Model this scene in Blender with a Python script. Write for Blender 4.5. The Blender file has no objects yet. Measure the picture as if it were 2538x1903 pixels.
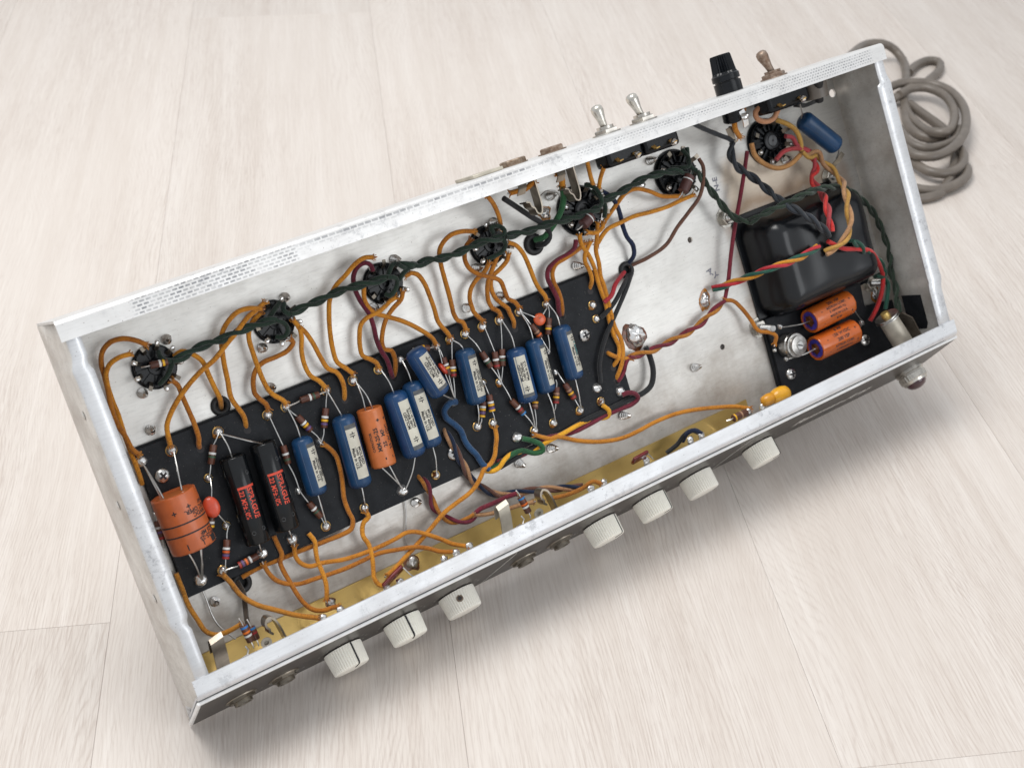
import bpy, bmesh, math, random
from mathutils import Matrix, Vector, Quaternion, noise as mnoise

SC = bpy.context.scene
COL = SC.collection
random.seed(7)
JOINTS = {1: (22.2, 110.9, 6.0, 'd', 2.7), 2: (37.7, 110.5, 6.0, 'r', 2.9), 3: (62.6, 110.4, 6.0, 'r', 2.9), 4: (50.1, 90.7, 6.0, 'r', 2.2), 5: (50.5, 64.6, 6.0, 'r', 2.2), 6: (91.3, 66.4, 6.0, 'd', 2.0), 7: (79.6, 44.4, 6.0, 's', 2.8), 8: (62.3, 44.0, 6.0, 's', 2.8), 9: (40.7, 44.2, 6.0, 'r', 2.6), 10: (28.9, 44.0, 6.0, 's', 3.0), 11: (89.5, 109.3, 6.0, 'r', 2.7), 12: (100.0, 109.8, 6.0, 'r', 2.7), 13: (123.4, 110.2, 6.0, 'r', 2.7), 14: (111.0, 86.0, 6.0, 's', 2.3), 15: (98.9, 43.4, 6.0, 'r', 2.7), 16: (122.0, 44.1, 6.0, 'r', 2.5), 17: (145.5, 44.2, 6.0, 's', 2.8), 18: (166.6, 44.6, 6.0, 'b', 2.5), 19: (139.1, 109.7, 6.0, 'r', 2.8), 20: (154.7, 110.1, 6.0, 'r', 2.6), 21: (168.5, 110.6, 6.0, 'd', 2.2), 22: (190.5, 110.5, 6.0, 'd', 2.6), 23: (199.8, 111.1, 6.0, 'r', 2.6), 24: (209.4, 110.9, 6.0, 'r', 2.7), 25: (220.8, 111.2, 6.0, 'r', 2.7), 26: (232.0, 111.0, 6.0, 'r', 2.7), 27: (245.3, 111.3, 6.0, 'r', 2.6), 28: (263.4, 109.7, 6.0, 'r', 2.4), 29: (255.3, 83.9, 6.0, 'd', 1.7), 30: (255.9, 71.3, 6.0, 'd', 1.9), 31: (220.4, 78.4, 6.0, 'r', 2.4), 32: (210.5, 81.8, 6.0, 'r', 2.2), 33: (190.0, 78.5, 6.0, 's', 2.4), 34: (199.1, 60.4, 6.0, 'r', 2.7), 35: (208.8, 58.6, 6.0, 'r', 2.6), 36: (231.8, 45.2, 6.0, 'r', 2.6), 37: (244.8, 44.6, 6.0, 'r', 2.6), 38: (263.7, 45.1, 6.0, 'r', 2.6), 39: (220.1, 45.4, 6.0, 's', 2.8), 40: (292.3, 99.3, 6.0, 'r', 2.6), 41: (292.0, 91.0, 6.0, 'r', 2.4), 42: (278.7, 53.0, 6.0, 's', 2.6), 43: (278.7, 44.8, 6.0, 'b', 2.6), 44: (293.1, 45.5, 6.0, 's', 2.6), 45: (417.5, 42.4, 6.0, 's', 1.9), 46: (408.7, 29.8, 6.0, 'd', 1.3), 47: (415.5, 21.8, 6.0, 's', 1.8), 48: (481.6, 22.5, 6.0, 's', 1.8)}
CAPS = [{'kind': 'blue', 'p': (100.3, 93.3, 10.9), 'q': (98.9, 61.6, 10.9), 'd': 11.2, 'j1': [(100.0, 109.8, 6.0)], 'j2': [(98.9, 43.4, 6.0)], 'txt': '.047mfd 400vdc'}, {'kind': 'blue', 'p': (125.1, 95.8, 11.4), 'q': (122.5, 56.2, 11.4), 'd': 12.2, 'j1': [(123.4, 110.2, 6.0)], 'j2': [(122.0, 44.1, 6.0)], 'txt': '.1mfd 400vdc'}, {'kind': 'blue', 'p': (156.3, 97.1, 11.8), 'q': (156.5, 59.9, 11.8), 'd': 13.0, 'j1': [(154.7, 110.1, 6.0)], 'j2': [(145.5, 44.2, 6.0)], 'txt': '.1mfd 400vdc', 'flip': 1}, {'kind': 'blue', 'p': (168.0, 98.6, 11.2), 'q': (167.9, 61.0, 11.2), 'd': 11.8, 'j1': [(168.5, 110.6, 6.0)], 'j2': [(166.6, 44.6, 6.0)], 'txt': '.1mfd 400vdc'}, {'kind': 'blue', 'p': (172.5, 115.1, 17.5), 'q': (179.7, 86.7, 17.5), 'd': 12.0, 'j1': [(168.5, 110.6, 6.0)], 'j2': [(190.0, 78.5, 6.0)], 'txt': '.047mfd 400vdc', 'flip': 1}, {'kind': 'blue', 'p': (203.4, 104.5, 10.9), 'q': (201.0, 72.9, 10.9), 'd': 11.2, 'j1': [(199.8, 111.1, 6.0)], 'j2': [(199.1, 60.4, 6.0)], 'txt': '.047mfd 400vdc'}, {'kind': 'blue', 'p': (233.2, 94.3, 11.0), 'q': (231.4, 62.4, 11.0), 'd': 11.4, 'j1': [(232.0, 111.0, 6.0)], 'j2': [(231.8, 45.2, 6.0)], 'txt': '.1mfd 200vdc', 'flip': 1}, {'kind': 'blue', 'p': (246.0, 94.9, 10.6), 'q': (244.4, 63.2, 10.6), 'd': 10.6, 'j1': [(245.3, 111.3, 6.0)], 'j2': [(244.8, 44.6, 6.0)], 'txt': '.047mfd 400vdc'}, {'kind': 'blue', 'p': (264.9, 96.4, 10.7), 'q': (264.1, 64.1, 10.7), 'd': 10.8, 'j1': [(263.4, 109.7, 6.0)], 'j2': [(263.7, 45.1, 6.0)], 'txt': '.047mfd 400vdc', 'stamp': 1}, {'kind': 'bluebare', 'p': (468.6, 160.8, 16.0), 'q': (490.4, 136.3, 16.0), 'd': 12.4, 'j1': [], 'j2': []}, {'kind': 'black', 'p': (63.3, 97.7, 12.0), 'q': (61.1, 51.5, 12.0), 'd': 13.4, 'j1': [(62.6, 110.4, 6.0)], 'j2': [(62.3, 44.0, 6.0)], 'txt': '.22 MF±10%'}, {'kind': 'black', 'p': (80.1, 98.4, 12.0), 'q': (77.6, 51.9, 12.0), 'd': 13.4, 'j1': [(62.6, 110.4, 6.0)], 'j2': [(79.6, 44.4, 6.0)], 'txt': '.22 MF±10%'}, {'kind': 'orangebig', 'p': (28.7, 92.5, 16.5), 'q': (29.5, 63.2, 16.5), 'd': 22.5, 'j1': [(22.2, 110.9, 6.0), (37.7, 110.5, 6.0)], 'j2': [(28.9, 44.0, 6.0), (28.9, 44.0, 6.0)]}, {'kind': 'orange', 'p': (140.1, 93.9, 12.1), 'q': (137.9, 62.4, 12.1), 'd': 13.6, 'j1': [(139.1, 109.7, 6.0), (139.1, 109.7, 6.0)], 'j2': [(145.5, 44.2, 6.0), (145.5, 44.2, 6.0)]}, {'kind': 'astron', 'p': (433.4, 40.0, 14.5), 'q': (467.0, 41.2, 14.5), 'd': 16.0, 'j1': [(417.5, 42.4, 6.0)], 'j2': [(481.6, 22.5, 6.0)], 'txt': 'C1'}, {'kind': 'astron', 'p': (432.0, 22.2, 14.5), 'q': (465.4, 22.4, 14.5), 'd': 16.0, 'j1': [(415.5, 21.8, 6.0)], 'j2': [(481.6, 22.5, 6.0)], 'txt': 'C2'}]
RES = [{'p': (57.8, 105.8, 8.0), 'q': (53.1, 97.1, 8.0), 'd': 3.6, 'bands': [(0.45, 'silver'), (0.62, 'green')], 'j1': (62.6, 110.4, 6.0), 'j2': (50.1, 90.7, 6.0)}, {'p': (47.6, 58.4, 8.0), 'q': (43.6, 49.6, 8.0), 'd': 3.6, 'bands': [(0.45, 'silver'), (0.62, 'orange'), (0.8, 'violet'), (0.94, 'red')], 'j1': (50.5, 64.6, 6.0), 'j2': (40.7, 44.2, 6.0)}, {'p': (59.3, 44.4, 8.0), 'q': (48.4, 43.6, 8.0), 'd': 3.6, 'bands': [(0.4, 'silver'), (0.6, 'orange'), (0.78, 'violet'), (0.94, 'red')], 'j1': (62.3, 44.0, 6.0), 'j2': (40.7, 44.2, 6.0)}, {'p': (91.1, 92.0, 8.0), 'q': (90.4, 82.2, 8.0), 'd': 3.6, 'bands': [(0.45, 'silver'), (0.75, 'green')], 'j1': (89.5, 109.3, 6.0), 'j2': (91.3, 66.4, 6.0)}, {'p': (93.7, 59.1, 8.0), 'q': (97.4, 49.6, 8.0), 'd': 3.6, 'bands': [(0.4, 'silver'), (0.6, 'green')], 'j1': (91.3, 66.4, 6.0), 'j2': (98.9, 43.4, 6.0)}, {'p': (44.8, 73.8, 8.0), 'q': (41.9, 67.1, 8.0), 'd': 3.6, 'bands': [(0.6, 'silver'), (0.85, 'yellow')], 'j1': None, 'j2': None}, {'p': (18.7, 81.0, 8.0), 'q': (18.0, 71.5, 8.0), 'd': 3.6, 'bands': [(0.35, 'silver'), (0.6, 'violet'), (0.9, 'red')], 'j1': None, 'j2': None}, {'p': (107.7, 110.5, 8.0), 'q': (118.2, 109.9, 8.0), 'd': 3.6, 'bands': [(0.5, 'silver'), (0.7, 'green')], 'j1': (100.0, 109.8, 6.0), 'j2': (123.4, 110.2, 6.0)}, {'p': (103.4, 103.3, 8.0), 'q': (107.6, 93.8, 8.0), 'd': 3.6, 'bands': [(0.45, 'silver'), (0.6, 'yellow'), (0.8, 'violet')], 'j1': (100.0, 109.8, 6.0), 'j2': (111.0, 86.0, 6.0)}, {'p': (119.3, 101.8, 8.0), 'q': (114.8, 92.5, 8.0), 'd': 3.6, 'bands': [(0.45, 'silver'), (0.62, 'yellow'), (0.8, 'violet')], 'j1': (123.4, 110.2, 6.0), 'j2': (111.0, 86.0, 6.0)}, {'p': (179.8, 113.2, 10.0), 'q': (184.6, 111.5, 10.0), 'd': 3.6, 'bands': [(0.25, 'yellow')], 'j1': None, 'j2': (190.5, 110.5, 6.0)}, {'p': (191.4, 103.6, 8.0), 'q': (191.5, 93.5, 8.0), 'd': 3.6, 'bands': [(0.4, 'silver'), (0.58, 'yellow')], 'j1': (190.5, 110.5, 6.0), 'j2': (190.0, 78.5, 6.0)}, {'p': (196.2, 100.8, 8.0), 'q': (193.6, 91.3, 8.0), 'd': 3.6, 'bands': [(0.45, 'silver'), (0.6, 'yellow'), (0.85, 'red')], 'j1': (199.8, 111.1, 6.0), 'j2': (190.0, 78.5, 6.0)}, {'p': (214.3, 98.5, 8.0), 'q': (217.1, 88.8, 8.0), 'd': 3.6, 'bands': [(0.5, 'silver'), (0.65, 'green')], 'j1': (209.4, 110.9, 6.0), 'j2': (220.4, 78.4, 6.0)}, {'p': (222.1, 95.9, 8.0), 'q': (220.4, 86.3, 8.0), 'd': 3.6, 'bands': [(0.45, 'silver'), (0.8, 'red')], 'j1': (220.8, 111.2, 6.0), 'j2': (220.4, 78.4, 6.0)}, {'p': (226.9, 95.8, 8.0), 'q': (224.2, 86.8, 8.0), 'd': 3.6, 'bands': [(0.45, 'silver'), (0.65, 'green')], 'j1': (232.0, 111.0, 6.0), 'j2': (220.4, 78.4, 6.0)}, {'p': (248.9, 102.3, 8.0), 'q': (252.4, 93.8, 8.0), 'd': 3.6, 'bands': [(0.55, 'tan'), (0.78, 'orange')], 'j1': (245.3, 111.3, 6.0), 'j2': (255.3, 83.9, 6.0)}, {'p': (261.1, 102.2, 8.0), 'q': (257.3, 93.6, 8.0), 'd': 3.6, 'bands': [(0.5, 'tan'), (0.65, 'yellow')], 'j1': (263.4, 109.7, 6.0), 'j2': (255.3, 83.9, 6.0)}, {'p': (210.7, 74.7, 8.0), 'q': (209.5, 65.5, 8.0), 'd': 3.6, 'bands': [(0.45, 'silver'), (0.6, 'yellow'), (0.8, 'violet'), (0.96, 'yellow')], 'j1': (210.5, 81.8, 6.0), 'j2': (208.8, 58.6, 6.0)}, {'p': (206.0, 72.5, 8.0), 'q': (202.3, 64.7, 8.0), 'd': 3.6, 'bands': [(0.35, 'silver'), (0.5, 'yellow'), (0.72, 'violet'), (0.94, 'yellow')], 'j1': None, 'j2': (199.1, 60.4, 6.0)}, {'p': (222.8, 66.9, 8.0), 'q': (227.6, 57.1, 8.0), 'd': 3.6, 'bands': [(0.5, 'silver'), (0.68, 'red'), (0.95, 'blue')], 'j1': (220.4, 78.4, 6.0), 'j2': (231.8, 45.2, 6.0)}, {'p': (236.8, 61.3, 8.0), 'q': (235.0, 57.0, 8.0), 'd': 3.6, 'bands': [(0.2, 'yellow'), (0.6, 'tan')], 'j1': None, 'j2': (231.8, 45.2, 6.0)}, {'p': (252.5, 63.7, 8.0), 'q': (248.7, 54.9, 8.0), 'd': 3.6, 'bands': [(0.4, 'tan'), (0.6, 'yellow'), (0.9, 'red')], 'j1': None, 'j2': None}, {'p': (258.2, 63.5, 8.0), 'q': (261.2, 53.2, 8.0), 'd': 3.6, 'bands': [(0.4, 'tan'), (0.6, 'yellow'), (0.86, 'red')], 'j1': (255.9, 71.3, 6.0), 'j2': (263.7, 45.1, 6.0)}, {'p': (40.8, 154.1, 13.0), 'q': (49.4, 153.1, 13.0), 'd': 3.6, 'bands': [(0.55, 'silver'), (0.75, 'yellow')], 'j1': None, 'j2': None}, {'p': (375.7, 151.3, 16.0), 'q': (367.8, 143.8, 16.0), 'd': 6.4, 'bands': [(0.28, 'silver')], 'j1': None, 'j2': None}, {'p': (303.3, 148.8, 15.0), 'q': (296.1, 145.6, 15.0), 'd': 6.4, 'bands': [(0.25, 'silver')], 'j1': None, 'j2': None}, {'p': (36.9, 18.6, 24.0), 'q': (37.8, 9.7, 24.0), 'd': 4.0, 'bands': [(0.08, 'blue'), (0.38, 'orange'), (0.6, 'silver')], 'j1': None, 'j2': None}, {'p': (41.1, 15.2, 20.0), 'q': (41.5, 8.3, 20.0), 'd': 4.0, 'bands': [(0.08, 'blue'), (0.45, 'red')], 'j1': None, 'j2': None}, {'p': (202.2, 18.6, 24.0), 'q': (204.0, 8.7, 24.0), 'd': 4.0, 'bands': [(0.08, 'blue'), (0.45, 'orange'), (0.62, 'silver')], 'j1': None, 'j2': None}, {'p': (363.4, 6.3, 22.0), 'q': (352.6, 6.4, 22.0), 'd': 4.6, 'bands': [(0.45, 'tan'), (0.9, 'yellow')], 'j1': None, 'j2': None}]
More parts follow.
